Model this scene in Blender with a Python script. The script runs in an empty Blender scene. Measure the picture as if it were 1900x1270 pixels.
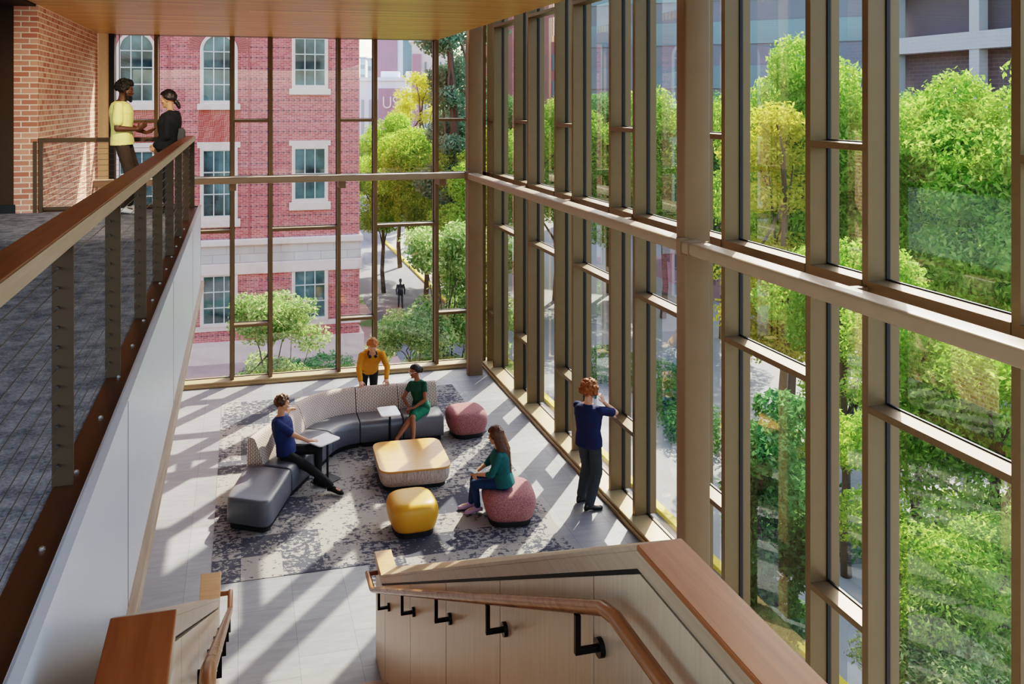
import bpy, bmesh, math, random
from mathutils import Vector, Matrix, noise
import numpy as np
random.seed(7)
C = bpy.context.scene.collection
PI = math.pi
R = math.radians

# ------------------------------------------------------------------ materials
def mat(name):
    m = bpy.data.materials.new(name); m.use_nodes = True
    nt = m.node_tree; b = nt.nodes['Principled BSDF']
    return m, nt, b
def N(nt, t, **kw):
    n = nt.nodes.new(t)
    for k, v in kw.items(): setattr(n, k, v)
    return n
def math_(nt, op, a, b=None, clamp=False):
    n = nt.nodes.new('ShaderNodeMath'); n.operation = op; n.use_clamp = clamp
    for i, v in enumerate((a, b)):
        if v is None: continue
        if isinstance(v, (int, float)): n.inputs[i].default_value = v
        else: nt.links.new(v, n.inputs[i])
    return n.outputs[0]
def mixc(nt, f, a, b):
    n = nt.nodes.new('ShaderNodeMix'); n.data_type = 'RGBA'
    for i, v in ((0, f), (6, a), (7, b)):
        if isinstance(v, (int, float)): n.inputs[i].default_value = v
        elif isinstance(v, tuple): n.inputs[i].default_value = (*v, 1)
        else: nt.links.new(v, n.inputs[i])
    return n.outputs[2]
def coords(nt): return nt.nodes.new('ShaderNodeTexCoord').outputs['Object']
def xyz(nt, v):
    s = nt.nodes.new('ShaderNodeSeparateXYZ'); nt.links.new(v, s.inputs[0]); return s.outputs
def comb(nt, x, y, z=0.0):
    s = nt.nodes.new('ShaderNodeCombineXYZ')
    for i, v in enumerate((x, y, z)):
        if isinstance(v, (int, float)): s.inputs[i].default_value = v
        else: nt.links.new(v, s.inputs[i])
    return s.outputs[0]
def noise_(nt, v, scale, detail=3, rough=.5):
    n = nt.nodes.new('ShaderNodeTexNoise'); n.inputs['Scale'].default_value = scale
    n.inputs['Detail'].default_value = detail; n.inputs['Roughness'].default_value = rough
    nt.links.new(v, n.inputs['Vector']); return n.outputs['Fac']
def ramp(nt, f, a, b):
    n = nt.nodes.new('ShaderNodeMapRange'); n.inputs[1].default_value = a; n.inputs[2].default_value = b
    nt.links.new(f, n.inputs[0]); return n.outputs[0]
def bump(nt, b, h, strength=.3, dist=.01):
    n = nt.nodes.new('ShaderNodeBump'); n.inputs['Strength'].default_value = strength
    n.inputs['Distance'].default_value = dist
    nt.links.new(h, n.inputs['Height']); nt.links.new(n.outputs[0], b.inputs['Normal'])
def simple(name, col, rough=.5, metal=0., var=.12, scale=30, spec=None, bmp=0, stretch=None, coat=0):
    m, nt, b = mat(name)
    v = coords(nt)
    if stretch:
        mp = N(nt, 'ShaderNodeMapping'); mp.inputs['Scale'].default_value = stretch
        nt.links.new(v, mp.inputs[0]); v = mp.outputs[0]
    f = noise_(nt, v, scale, 4)
    dk = tuple(c*(1-var) for c in col); lt = tuple(min(1, c*(1+var)) for c in col)
    nt.links.new(mixc(nt, f, dk, lt), b.inputs['Base Color'])
    b.inputs['Roughness'].default_value = rough; b.inputs['Metallic'].default_value = metal
    if spec is not None: b.inputs['Specular IOR Level'].default_value = spec
    if coat: b.inputs['Coat Weight'].default_value = coat
    if bmp: bump(nt, b, f, bmp)
    return m
M = {}
M['bronze'] = simple('bronze_aluminium', (.18,.125,.065), .40, .25, .06, 8)
M['bronze_dark'] = simple('dark_gasket', (.012,.012,.012), .5)
M['steel'] = simple('painted_steel', (.22,.145,.085), .45, .1, .08, 5)
M['railmetal'] = simple('railing_steel', (.10,.065,.04), .45, .3, .08, 10)
M['plate'] = simple('edge_plate_steel', (.13,.055,.025), .4, .25, .15, 6)
M['sill'] = simple('sill_metal', (.42,.31,.17), .4, .2, .08, 6)
M['cable'] = simple('steel_cable', (.16,.15,.14), .35, .8)
M['bolt'] = simple('bolt_steel', (.6,.58,.55), .3, .8)
M['white_panel'] = simple('white_fascia_panel', (.66,.68,.72), .3, 0, .04, 6, stretch=(1,6,.3))
M['wall_dark'] = simple('dark_brown_wall', (.055,.028,.012), .7, 0, .1, 3)
M['beige'] = simple('beige_wall_panel', (.80,.64,.42), .6)
M['black'] = simple('black_plastic', (.015,.015,.017), .5)
M['blacksteel'] = simple('black_bracket_steel', (.02,.018,.016), .35, .5)
M['roof'] = simple('plaster_soffit', (.7,.68,.64), .8)
M['stone'] = simple('pale_limestone', (.80,.57,.48), .8, 0, .1, 3)
M['concrete'] = simple('grey_concrete', (.42,.41,.43), .85, 0, .1, 1)
M['bwhite'] = simple('white_cladding', (.72,.76,.82), .7, 0, .05, .5)
M['mauve'] = simple('mauve_brick', (.40,.24,.30), .8, 0, .08, 1)
M['teal_glass'] = simple('teal_window_glass', (.12,.22,.26), .15, 0, .3, .3)
M['leather'] = simple('charcoal_leather', (.14,.142,.158), .32, 0, .08, 20, bmp=.05)
M['laminate'] = simple('white_laminate', (.82,.82,.84), .3, 0, .02)
M['chrome'] = simple('brushed_post', (.5,.5,.52), .25, .9)
M['bark'] = simple('bark', (.10,.075,.055), .9, 0, .35, 12, bmp=.5)
M['wframe'] = simple('cream_window_frame', (.60,.56,.50), .6)
M['letter'] = simple('pale_lettering', (.75,.66,.62), .6)

def wood(name, c1, c2, axis='Y', rough=.35, scale=14.):
    m, nt, b = mat(name); v = coords(nt)
    mp = N(nt, 'ShaderNodeMapping')
    s = [scale]*3; s['XYZ'.index(axis)] = scale*.05
    mp.inputs['Scale'].default_value = s; nt.links.new(v, mp.inputs[0])
    f = noise_(nt, mp.outputs[0], 2.5, 6, .65)
    nt.links.new(mixc(nt, ramp(nt, f, .3, .7), c1, c2), b.inputs['Base Color'])
    b.inputs['Roughness'].default_value = rough
    return m
M['cap'] = wood('reddish_cap_wood', (.25,.082,.028), (.36,.135,.05), 'Y', .3)
M['capx'] = wood('golden_cap_wood', (.48,.25,.09), (.60,.34,.14), 'X', .35)
M['trimwood'] = wood('pale_trim_wood', (.38,.27,.18), (.50,.38,.27), 'Y', .35)
M['panelwood'] = wood('stair_panel_wood', (.56,.42,.28), (.66,.52,.37), 'Z', .3, 20)
M['handrail'] = wood('handrail_wood', (.27,.115,.045), (.40,.19,.09), 'Y', .25)
M['tabletop'] = wood('oak_tabletop', (.58,.27,.075), (.70,.38,.13), 'X', .3, 10)
M['floorwood'] = wood('step_wood', (.35,.24,.17), (.45,.32,.24), 'X', .4)

def ceiling_mat():
    m, nt, b = mat('linear_wood_ceiling'); v = coords(nt); x, y, z = xyz(nt, v)
    def layer(h, amt, gapw):
        row = math_(nt, 'FLOOR', math_(nt, 'DIVIDE', y, h)); fr = math_(nt, 'FRACT', math_(nt, 'DIVIDE', y, h))
        wn = N(nt, 'ShaderNodeTexWhiteNoise'); wn.noise_dimensions = '2D'
        nt.links.new(comb(nt, row, math_(nt, 'FLOOR', math_(nt, 'ADD', math_(nt, 'DIVIDE', x, 2.4), math_(nt, 'MULTIPLY', row, .37)))), wn.inputs['Vector'])
        return wn.outputs['Value'], math_(nt, 'LESS_THAN', fr, gapw)
    v1, g1 = layer(.36, 1, .17); v2, g2 = layer(.12, 1, .25)
    g = noise_(nt, comb(nt, math_(nt, 'MULTIPLY', x, .5), math_(nt, 'MULTIPLY', y, 12)), 3, 4)
    f = math_(nt, 'ADD', math_(nt, 'ADD', math_(nt, 'MULTIPLY', v1, .4), math_(nt, 'MULTIPLY', g, .3)), math_(nt, 'MULTIPLY', v2, .3))
    c = mixc(nt, f, (.55,.26,.065), (.92,.58,.20))
    c = mixc(nt, math_(nt, 'MULTIPLY', g2, .55), c, (.16,.06,.012))
    c = mixc(nt, math_(nt, 'MULTIPLY', math_(nt, 'MULTIPLY', g1, ramp(nt, v1, .3, .8)), .8), c, (.10,.035,.01))
    nt.links.new(c, b.inputs['Base Color']); b.inputs['Roughness'].default_value = .3
    return m
M['ceiling'] = ceiling_mat()

def tile_mat():
    m, nt, b = mat('grey_porcelain_tile'); v = coords(nt); x, y, z = xyz(nt, v)
    br = N(nt, 'ShaderNodeTexBrick'); br.offset = .5
    nt.links.new(comb(nt, math_(nt, 'ADD', y, 10*.615-.34), math_(nt, 'ADD', x, 20*.613+.03)), br.inputs['Vector'])
    for k, vv in (('Scale', 1), ('Mortar Size', .0022), ('Brick Width', .613), ('Row Height', .613), ('Mortar Smooth', .1)): br.inputs[k].default_value = vv
    br.inputs['Color1'].default_value = (.265,.265,.275,1); br.inputs['Color2'].default_value = (.335,.335,.34,1)
    br.inputs['Mortar'].default_value = (.13,.13,.14,1)
    g = noise_(nt, comb(nt, math_(nt, 'MULTIPLY', x, 1.2), math_(nt, 'MULTIPLY', y, 5)), 2.2, 6, .65)
    k = mixc(nt, ramp(nt, g, .25, .8), (.66,.67,.69), (1.,1.,.98))
    mx = N(nt, 'ShaderNodeMix', data_type='RGBA', blend_type='MULTIPLY'); mx.inputs[0].default_value = 1
    nt.links.new(br.outputs['Color'], mx.inputs[6]); nt.links.new(k, mx.inputs[7])
    nt.links.new(mx.outputs[2], b.inputs['Base Color']); b.inputs['Roughness'].default_value = .42
    return m
M['tile'] = tile_mat()

def rug_mat():
    m, nt, b = mat('distressed_grey_rug'); v = coords(nt); x, y, z = xyz(nt, v)
    q = .008
    sx = math_(nt, 'SNAP', x, q); sy = math_(nt, 'SNAP', y, q)
    p = comb(nt, sx, sy)
    big = N(nt, 'ShaderNodeTexWhiteNoise'); big.noise_dimensions = '2D'
    nt.links.new(comb(nt, math_(nt, 'FLOOR', math_(nt, 'DIVIDE', x, .5)), math_(nt, 'FLOOR', math_(nt, 'DIVIDE', y, .5))), big.inputs['Vector'])
    n1 = noise_(nt, p, 1.1, 3); n2 = noise_(nt, p, 13, 4, .75)
    n3 = noise_(nt, comb(nt, math_(nt, 'MULTIPLY', sx, 9), math_(nt, 'MULTIPLY', sy, 26)), 1, 3, .6)
    d = math_(nt, 'ADD', math_(nt, 'MULTIPLY', big.outputs['Value'], .14), math_(nt, 'MULTIPLY', n1, .36))
    s = math_(nt, 'ADD', math_(nt, 'ADD', math_(nt, 'MULTIPLY', n2, .62), math_(nt, 'MULTIPLY', n3, .35)), d)
    f = ramp(nt, s, .728, .752)
    gr = noise_(nt, v, 160, 2)
    lt = mixc(nt, gr, (.28,.265,.25), (.39,.37,.35)); dk = mixc(nt, gr, (.06,.063,.08), (.12,.125,.15))
    nt.links.new(mixc(nt, f, lt, dk), b.inputs['Base Color']); b.inputs['Roughness'].default_value = .95
    b.inputs['Specular IOR Level'].default_value = .1
    bump(nt, b, gr, .3, .004)
    return m
M['rug'] = rug_mat()

def carpet_mat():
    m, nt, b = mat('blue_grey_carpet'); v = coords(nt); x, y, z = xyz(nt, v)
    p = comb(nt, math_(nt, 'SNAP', x, .006), math_(nt, 'SNAP', y, .006))
    n1 = noise_(nt, p, 6, 5, .7); n2 = noise_(nt, p, 70, 2)
    f = ramp(nt, math_(nt, 'ADD', math_(nt, 'MULTIPLY', n1, .65), math_(nt, 'MULTIPLY', n2, .35)), .38, .62)
    nt.links.new(mixc(nt, f, (.13,.135,.15), (.42,.42,.44)), b.inputs['Base Color'])
    b.inputs['Roughness'].default_value = .95; b.inputs['Specular IOR Level'].default_value = .1
    return m
M['carpet'] = carpet_mat()

def brick_mat(name, c1, c2, mortar, w=.215, h=.0677, ms=.011, banded=True):
    m, nt, b = mat(name); v = coords(nt); x, y, z = xyz(nt, v)
    u = math_(nt, 'ADD', x, y)
    br = N(nt, 'ShaderNodeTexBrick'); br.offset = .5
    nt.links.new(comb(nt, math_(nt, 'ADD', u, 50), math_(nt, 'ADD', z, h*300)), br.inputs['Vector'])
    for k, vv in (('Scale', 1), ('Mortar Size', ms), ('Brick Width', w), ('Row Height', h), ('Mortar Smooth', .1), ('Bias', -.1)): br.inputs[k].default_value = vv
    br.inputs['Color1'].default_value = (*c1, 1); br.inputs['Color2'].default_value = (*c2, 1); br.inputs['Mortar'].default_value = (*mortar, 1)
    c = br.outputs['Color']
    if banded:
        band = math_(nt, 'LESS_THAN', math_(nt, 'FRACT', math_(nt, 'DIVIDE', math_(nt, 'ADD', z, h*300), h*6)), 1/6-.012)
        alt = math_(nt, 'LESS_THAN', math_(nt, 'FRACT', math_(nt, 'DIVIDE', u, w)), .58)
        notm = math_(nt, 'SUBTRACT', 1., br.outputs['Fac'])
        k = math_(nt, 'MULTIPLY', math_(nt, 'MULTIPLY', band, alt), notm)
        c = mixc(nt, math_(nt, 'MULTIPLY', k, .8), c, (.10,.03,.05))
    nt.links.new(c, b.inputs['Base Color']); b.inputs['Roughness'].default_value = .85
    return m
M['brick'] = brick_mat('red_facade_brick', (.50,.085,.075), (.66,.18,.15), (.72,.46,.43), .24, .08, .006)
M['brick_in'] = brick_mat('interior_brick', (.52,.19,.13), (.74,.40,.30), (.86,.72,.58), .215, .076, .008, False)
M['blockstone'] = brick_mat('buff_stone_blocks', (.60,.46,.40), (.66,.52,.46), (.42,.30,.28), 1.2, .38, .012, False)

def herring_mat():
    m, nt, b = mat('basketweave_brick'); v = coords(nt); x, y, z = xyz(nt, v)
    ck = math_(nt, 'MODULO', math_(nt, 'ADD', math_(nt, 'FLOOR', math_(nt, 'DIVIDE', math_(nt,'ADD',x,40), .24)), math_(nt, 'FLOOR', math_(nt, 'DIVIDE', math_(nt,'ADD',z,40), .24))), 2)
    def st(c): return math_(nt, 'LESS_THAN', math_(nt, 'FRACT', math_(nt, 'DIVIDE', math_(nt,'ADD',c,40), .08)), .14)
    f = math_(nt, 'ADD', math_(nt, 'MULTIPLY', ck, st(x)), math_(nt, 'MULTIPLY', math_(nt, 'SUBTRACT', 1., ck), st(z)))
    nt.links.new(mixc(nt, f, (.50,.09,.06), (.66,.40,.36)), b.inputs['Base Color']); b.inputs['Roughness'].default_value = .85
    return m
M['herring'] = herring_mat()

def back_fabric():
    m, nt, b = mat('oval_chain_fabric')
    uv = nt.nodes.new('ShaderNodeTexCoord').outputs['UV']; u, v_, _ = xyz(nt, uv)
    W, Hh = .029, .052
    cu = math_(nt, 'DIVIDE', u, W); par = math_(nt, 'MODULO', math_(nt, 'FLOOR', cu), 2)
    cv = math_(nt, 'ADD', math_(nt, 'DIVIDE', v_, Hh), math_(nt, 'MULTIPLY', par, .5))
    du = math_(nt, 'ABSOLUTE', math_(nt, 'SUBTRACT', math_(nt, 'FRACT', cu), .5))
    dv = math_(nt, 'ABSOLUTE', math_(nt, 'SUBTRACT', math_(nt, 'FRACT', cv), .5))
    r = math_(nt, 'ADD', math_(nt, 'POWER', math_(nt, 'DIVIDE', du, .40), 3), math_(nt, 'POWER', math_(nt, 'DIVIDE', dv, .46), 4))
    f = math_(nt, 'GREATER_THAN', r, 1.)
    nt.links.new(mixc(nt, f, (.70,.60,.53), (.17,.09,.065)), b.inputs['Base Color'])
    b.inputs['Roughness'].default_value = .9; return m
M['backfab'] = back_fabric()
def speckle(name, c1, c2, scale=90, stretch=None):
    m, nt, b = mat(name); v = coords(nt)
    if stretch:
        mp = N(nt, 'ShaderNodeMapping'); mp.inputs['Scale'].default_value = stretch
        nt.links.new(v, mp.inputs[0]); v = mp.outputs[0]
    f = noise_(nt, v, scale, 2, .8)
    nt.links.new(mixc(nt, ramp(nt, f, .38, .62), c1, c2), b.inputs['Base Color'])
    b.inputs['Roughness'].default_value = .92; bump(nt, b, f, .2, .004); return m
M['pink'] = speckle('mauve_speckled_wool', (.24,.085,.09), (.44,.22,.22), 75)
M['yellow'] = simple('mustard_vinyl', (.62,.30,.025), .42, 0, .04, 10)
M['tabfab'] = speckle('striped_weave', (.38,.28,.23), (.68,.58,.52), 60, (2,2,.12))

def glass_mat():
    m = bpy.data.materials.new('window_glass'); m.use_nodes = True; nt = m.node_tree; nt.nodes.clear()
    out = N(nt, 'ShaderNodeOutputMaterial'); tr = N(nt, 'ShaderNodeBsdfTransparent'); gl = N(nt, 'ShaderNodeBsdfGlossy')
    tr.inputs[0].default_value = (.93,.96,.95,1); gl.inputs['Roughness'].default_value = .0
    gl.inputs['Color'].default_value = (.95,.98,1,1)
    lw = N(nt, 'ShaderNodeLayerWeight'); lw.inputs[0].default_value = .5
    f = math_(nt, 'ADD', math_(nt, 'MULTIPLY', math_(nt, 'POWER', lw.outputs['Facing'], 2.4), .95), .08, True)
    mx = N(nt, 'ShaderNodeMixShader')
    nt.links.new(f, mx.inputs[0]); nt.links.new(tr.outputs[0], mx.inputs[1]); nt.links.new(gl.outputs[0], mx.inputs[2])
    nt.links.new(mx.outputs[0], out.inputs[0]); return m
M['glass'] = glass_mat()

def leaf_mat(name, a, b_, tr=.45):
    m = bpy.data.materials.new(name); m.use_nodes = True; nt = m.node_tree; nt.nodes.clear()
    out = N(nt, 'ShaderNodeOutputMaterial'); d = N(nt, 'ShaderNodeBsdfDiffuse'); t = N(nt, 'ShaderNodeBsdfTranslucent')
    g = N(nt, 'ShaderNodeNewGeometry')
    c = mixc(nt, g.outputs['Random Per Island'], a, b_)
    nt.links.new(c, d.inputs[0]); nt.links.new(c, t.inputs[0])
    mx = N(nt, 'ShaderNodeMixShader'); mx.inputs[0].default_value = tr
    nt.links.new(d.outputs[0], mx.inputs[1]); nt.links.new(t.outputs[0], mx.inputs[2]); nt.links.new(mx.outputs[0], out.inputs[0])
    return m
M['leaf'] = leaf_mat('bright_leaves', (.16,.36,.05), (.50,.66,.16), .5)
M['leafdark'] = leaf_mat('dark_leaves', (.06,.20,.06), (.20,.38,.14), .4)
M['leafyel'] = leaf_mat('yellow_green_leaves', (.42,.46,.05), (.70,.62,.14), .5)
M['leafpale'] = leaf_mat('pale_glossy_leaves', (.10,.24,.05), (.56,.64,.30), .45)
M['pine'] = leaf_mat('pine_needles', (.08,.19,.12), (.26,.38,.26), .4)

def ground_mat():
    m, nt, b = mat('plaza_ground'); v = coords(nt); x, y, z = xyz(nt, v)
    n1 = noise_(nt, v, .12, 3); n2 = noise_(nt, v, 1.2, 5, .7)
    pav = mixc(nt, n2, (.42,.24,.20), (.60,.40,.34))
    grass = mixc(nt, n2, (.05,.11,.02), (.16,.26,.06))
    c = mixc(nt, ramp(nt, n1, .50, .53), pav, grass)
    side = math_(nt, 'GREATER_THAN', x, 7.0)
    c = mixc(nt, side, c, mixc(nt, n2, (.13,.13,.145), (.22,.22,.235)))
    side2 = math_(nt, 'GREATER_THAN', x, 11.75)
    c = mixc(nt, side2, c, mixc(nt, n2, (.26,.26,.25), (.36,.355,.345)))
    nt.links.new(c, b.inputs['Base Color']); b.inputs['Roughness'].default_value = .9
    return m
M['ground'] = ground_mat()
M['curb'] = simple('yellow_curb_paint', (.75,.52,.05), .6)

# ------------------------------------------------------------------ geometry helpers
class MB:
    def __init__(s): s.v = []; s.f = []; s.uv = None
    def add(s, vs, fs):
        o = len(s.v); s.v += [tuple(p) for p in vs]; s.f += [tuple(i+o for i in f) for f in fs]; return s
    def box(s, x0, x1, y0, y1, z0, z1):
        if x0 > x1: x0, x1 = x1, x0
        if y0 > y1: y0, y1 = y1, y0
        if z0 > z1: z0, z1 = z1, z0
        vs = [(x, y, z) for z in (z0, z1) for y in (y0, y1) for x in (x0, x1)]
        return s.add(vs, [(0,2,3,1),(4,5,7,6),(0,1,5,4),(2,6,7,3),(0,4,6,2),(1,3,7,5)])
    def rings(s, rs, closed=False, caps=True):
        n = len(rs[0]); o = len(s.v); m = len(rs)
        for r in rs: s.v += [tuple(p) for p in r]
        for i in range(m if closed else m-1):
            a = o+i*n; b = o+((i+1) % m)*n
            for j in range(n): s.f.append((a+j, a+(j+1) % n, b+(j+1) % n, b+j))
        if caps and not closed:
            s.f.append(tuple(o+j for j in range(n))[::-1]); s.f.append(tuple(o+(m-1)*n+j for j in range(n)))
        return s
    def tube(s, pts, r, n=10, closed=False):
        pts = [Vector(p) for p in pts]; rs = []
        rad = r if isinstance(r, (list, tuple)) else [r]*len(pts)
        prev = None
        for i, p in enumerate(pts):
            if closed: d = pts[(i+1) % len(pts)]-pts[i-1]
            else: d = pts[min(i+1, len(pts)-1)]-pts[max(i-1, 0)]
            d.normalize()
            a = prev if prev is not None else (Vector((0,0,1)) if abs(d.z) < .9 else Vector((1,0,0)))
            sx = d.cross(a); sx.normalize(); sy = sx.cross(d); sy.normalize(); prev = sy
            rs.append([p+sx*math.cos(2*PI*k/n)*rad[i]+sy*math.sin(2*PI*k/n)*rad[i] for k in range(n)])
        return s.rings(rs, closed)
    def cap(s, p0, p1, r0, r1, n=12, sd=None, fl=1.):   # tapered capsule, optionally flattened
        p0 = Vector(p0); p1 = Vector(p1); d = p1-p0; L = d.length
        d = d/L if L > 1e-6 else Vector((0,0,1))
        a = Vector(sd) if sd is not None else (Vector((0,0,1)) if abs(d.z) < .9 else Vector((1,0,0)))
        sx = a-d*a.dot(d); sx.normalize(); sy = d.cross(sx); rs = []
        for k in range(-4, 5):
            if k < 0: t = R(90*(-k)/4.2); c = p0-d*r0*math.sin(t); rr = r0*math.cos(t)
            elif k > 0: t = R(90*k/4.2); c = p1+d*r1*math.sin(t); rr = r1*math.cos(t)
            else:
                rs.append(_ring(p0, sx, sy, r0, r0*fl, n)); c = p1; rr = r1
            rs.append(_ring(c, sx, sy, rr, rr*fl, n))
        return s.rings(rs)
    def ell(s, c, r, rot=None, n=14):
        c = Vector(c); rs = []
        for i in range(1, n//2+2):
            t = PI*(i-.5)/(n//2+1); 
            ring = []
            for k in range(n):
                v = Vector((r[0]*math.sin(t)*math.cos(2*PI*k/n), r[1]*math.sin(t)*math.sin(2*PI*k/n), -r[2]*math.cos(t)))
                if rot is not None: v = rot @ v
                ring.append(c+v)
            rs.append(ring)
        return s.rings(rs)
    def prism(s, poly, z0, z1):
        return s.rings([[(x, y, z0) for x, y in poly], [(x, y, z1) for x, y in poly]])
    def mesh(s, name):
        me = bpy.data.meshes.new(name); me.from_pydata(s.v, [], s.f); me.validate(); me.update(); return me
def _ring(c, sx, sy, a, b, n): return [c+sx*a*math.cos(2*PI*k/n)+sy*b*math.sin(2*PI*k/n) for k in range(n)]

def fixn(me):
    bm = bmesh.new(); bm.from_mesh(me); bmesh.ops.recalc_face_normals(bm, faces=bm.faces); bm.to_mesh(me); bm.free()
def obj(name, mb, m, parent=None, smooth=False, bevel=0, **props):
    me = mb.mesh(name) if isinstance(mb, MB) else mb
    if isinstance(mb, MB): fixn(me)
    if not me.materials: me.materials.append(M[m] if isinstance(m, str) else m)
    if smooth:
        for p in me.polygons: p.use_smooth = True
        if smooth == 2: me.set_sharp_from_angle(angle=R(40))
    o = bpy.data.objects.new(name, me); C.objects.link(o)
    if parent is not None: o.parent = parent
    if bevel:
        b = o.modifiers.new('bevel', 'BEVEL'); b.width = bevel; b.segments = 2; b.limit_method = 'ANGLE'
    for k, v in props.items(): o[k] = v
    return o
def thing(name, label, cat, loc=(0,0,0), rz=0, group=None, kind=None):
    o = bpy.data.objects.new(name, None); C.objects.link(o); o.empty_display_size = .1
    o.location = loc; o.rotation_euler = (0,0,rz)
    if label: o['label'] = label; o['category'] = cat
    if group: o['group'] = group
    if kind: o['kind'] = kind
    return o
def tag(o, label, cat, group=None):
    o['label'] = label; o['category'] = cat
    if group: o['group'] = group
    return o
def struct(name, mb, m, **k): return obj(name, mb, m, kind='structure', **k)
def dup(root, loc=None, rz=None, sc=None, label=None, group=None):
    r = root.copy(); C.objects.link(r)
    if loc is not None: r.location = loc
    if rz is not None: r.rotation_euler = (0,0,rz)
    if sc is not None: r.scale = sc if isinstance(sc, tuple) else (sc,)*3
    if label: r['label'] = label
    if group: r['group'] = group
    for ch in list(root.children):
        c = ch.copy(); C.objects.link(c); c.parent = r
        for g in ch.children:
            d = g.copy(); C.objects.link(d); d.parent = c
    return r
def fillet(poly, r, seg=5):
    out = []; n = len(poly); rr = r if isinstance(r, (list, tuple)) else [r]*n
    for i in range(n):
        p = Vector(poly[i]); a = Vector(poly[i-1])-p; b = Vector(poly[(i+1) % n])-p
        la, lb = a.length, b.length; a.normalize(); b.normalize()
        ang = a.angle(b); t = min(rr[i]/math.tan(ang/2), la*.45, lb*.45)
        if rr[i] < 1e-4 or ang > 3.0: out.append(tuple(p)); continue
        p0 = p+a*t; p1 = p+b*t
        for k in range(seg+1):
            u = k/seg; q = p0*(1-u)**2+p*2*u*(1-u)+p1*u*u; out.append(tuple(q))
    return out
def inset(poly, d):
    n = len(poly); area = sum(poly[i-1][0]*poly[i][1]-poly[i][0]*poly[i-1][1] for i in range(n)); sg = 1 if area > 0 else -1
    out = []
    for i in range(n):
        a = Vector(poly[i])-Vector(poly[i-1]); b = Vector(poly[(i+1) % n])-Vector(poly[i])
        if a.length < 1e-7: a = b
        if b.length < 1e-7: b = a
        a.normalize(); b.normalize(); t = a+b; t.normalize(); nn = Vector((-t.y, t.x))*sg
        k = max(.6, nn.dot(Vector((-a.y, a.x))*sg)); out.append(tuple(Vector(poly[i])+nn*(d/k)))
    return out
def soft(poly, z0, z1, re, crown=.012, rb=0):
    """cushion-like prism: rounded top edge, slight crown"""
    mb = MB(); rs = []
    if rb:
        for k in range(4):
            t = R(90*k/4); rs.append([(x, y, z0+rb*(1-math.sin(t))*1.) for x, y in inset(poly, rb*(1-math.cos(R(90-90*k/4)))) ][::1])
        rs = rs[::-1] if False else rs
        rs = [[(x, y, z0+rb*(k/4)) for x, y in inset(poly, rb*(1-math.sin(R(90*k/4))))] for k in range(4)]
    rs.append([(x, y, z0+rb) for x, y in poly])
    for k in range(6):
        t = R(90*k/5); rs.append([(x, y, z1-re+re*math.sin(t)) for x, y in inset(poly, re*(1-math.cos(t)))])
    last = rs[-1]; cx = sum(q[0] for q in last)/len(last); cy_ = sum(q[1] for q in last)/len(last)
    for k, h in ((.93,.5),(.8,.85),(.5,1.)): rs.append([(cx+(x-cx)*k, cy_+(y-cy_)*k, z1+crown*h) for x, y, z in last])
    return mb.rings(rs)

def bake(mb, voxel, name, smooth=4, disp=0, dscale=20):
    me = mb.mesh(name); fixn(me)
    tmp = bpy.data.scenes.new('tmp'); o = bpy.data.objects.new(name, me); tmp.collection.objects.link(o)
    r = o.modifiers.new('r', 'REMESH'); r.mode = 'VOXEL'; r.voxel_size = voxel
    if smooth:
        s_ = o.modifiers.new('s', 'SMOOTH'); s_.factor = .5; s_.iterations = smooth
    vl = tmp.view_layers[0]; vl.update(); dg = vl.depsgraph
    m2 = bpy.data.meshes.new_from_object(o.evaluated_get(dg)); m2.name = name
    bpy.data.objects.remove(o); bpy.data.meshes.remove(me); bpy.data.scenes.remove(tmp)
    if disp:
        n_ = len(m2.vertices); co = np.empty(n_*3, np.float32); no = np.empty(n_*3, np.float32)
        m2.vertices.foreach_get('co', co); m2.vertices.foreach_get('normal', no); co = co.reshape(-1, 3); no = no.reshape(-1, 3)
        a = np.array([noise.noise(Vector(q)*dscale)+.5*noise.noise(Vector(q)*dscale*2.3) for q in co.tolist()], np.float32)
        co += no*(a*disp)[:, None]; m2.vertices.foreach_set('co', co.ravel()); m2.update()
    for p in m2.polygons: p.use_smooth = True
    return m2

# ------------------------------------------------------------------ camera (shift lens, level)
cam_d = bpy.data.cameras.new('camera'); cam = bpy.data.objects.new('camera', cam_d); C.objects.link(cam)
cam.location = (0, 0, 5.75); cam.rotation_euler = (R(90), 0, -R(14.18))
cam_d.sensor_width = 36; cam_d.lens = 36*1575/1900; cam_d.shift_x = 105/1900; cam_d.shift_y = -447/1900
cam_d.clip_end = 600
bpy.context.scene.camera = cam

# ------------------------------------------------------------------ floors, ceiling, walls
G = -6.0
struct('floor', MB().box(-5.2, 5.08, 8.0, 17.68, -.25, 0).box(-5.2, 5.08, -1, 8.0, -.25, -.02), 'tile')
rug = obj('area_rug', MB().prism([(-.35,10.47),(1.53,10.47),(1.53,9.0),(4.15,9.0),(4.15,16.71),(-.35,16.71)], .001, .006), 'rug')
tag(rug, 'pale grey area rug with dark distressed blotches under the lounge furniture', 'rug')
UP = 4.22
struct('floor_upper', MB().box(-8, -.72, -1, 12.78, UP-.3, UP), 'carpet')
struct('trim_1', MB().box(-.72, -.575, -1, 12.80, UP-.3, UP+.006), 'plate', bevel=.004)
struct('wall_fascia', MB().box(-.60, -.565, -1, 12.83, 3.14, UP+.02), 'white_panel', bevel=.003)
struct('trim_2', MB().box(-.64, -.52, -1, 12.86, 3.06, 3.14), 'trimwood', bevel=.004)
struct('trim_3', MB().box(-.585, -.55, -1, 12.84, UP+.02, UP+.028), 'white_panel')
for i, y in enumerate((1.6, 4.66, 7.7, 10.75)): struct('trim_%d' % (4+i), MB().box(-.566, -.5635, y, y+.006, 3.14, UP+.02), 'bronze_dark')
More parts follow.
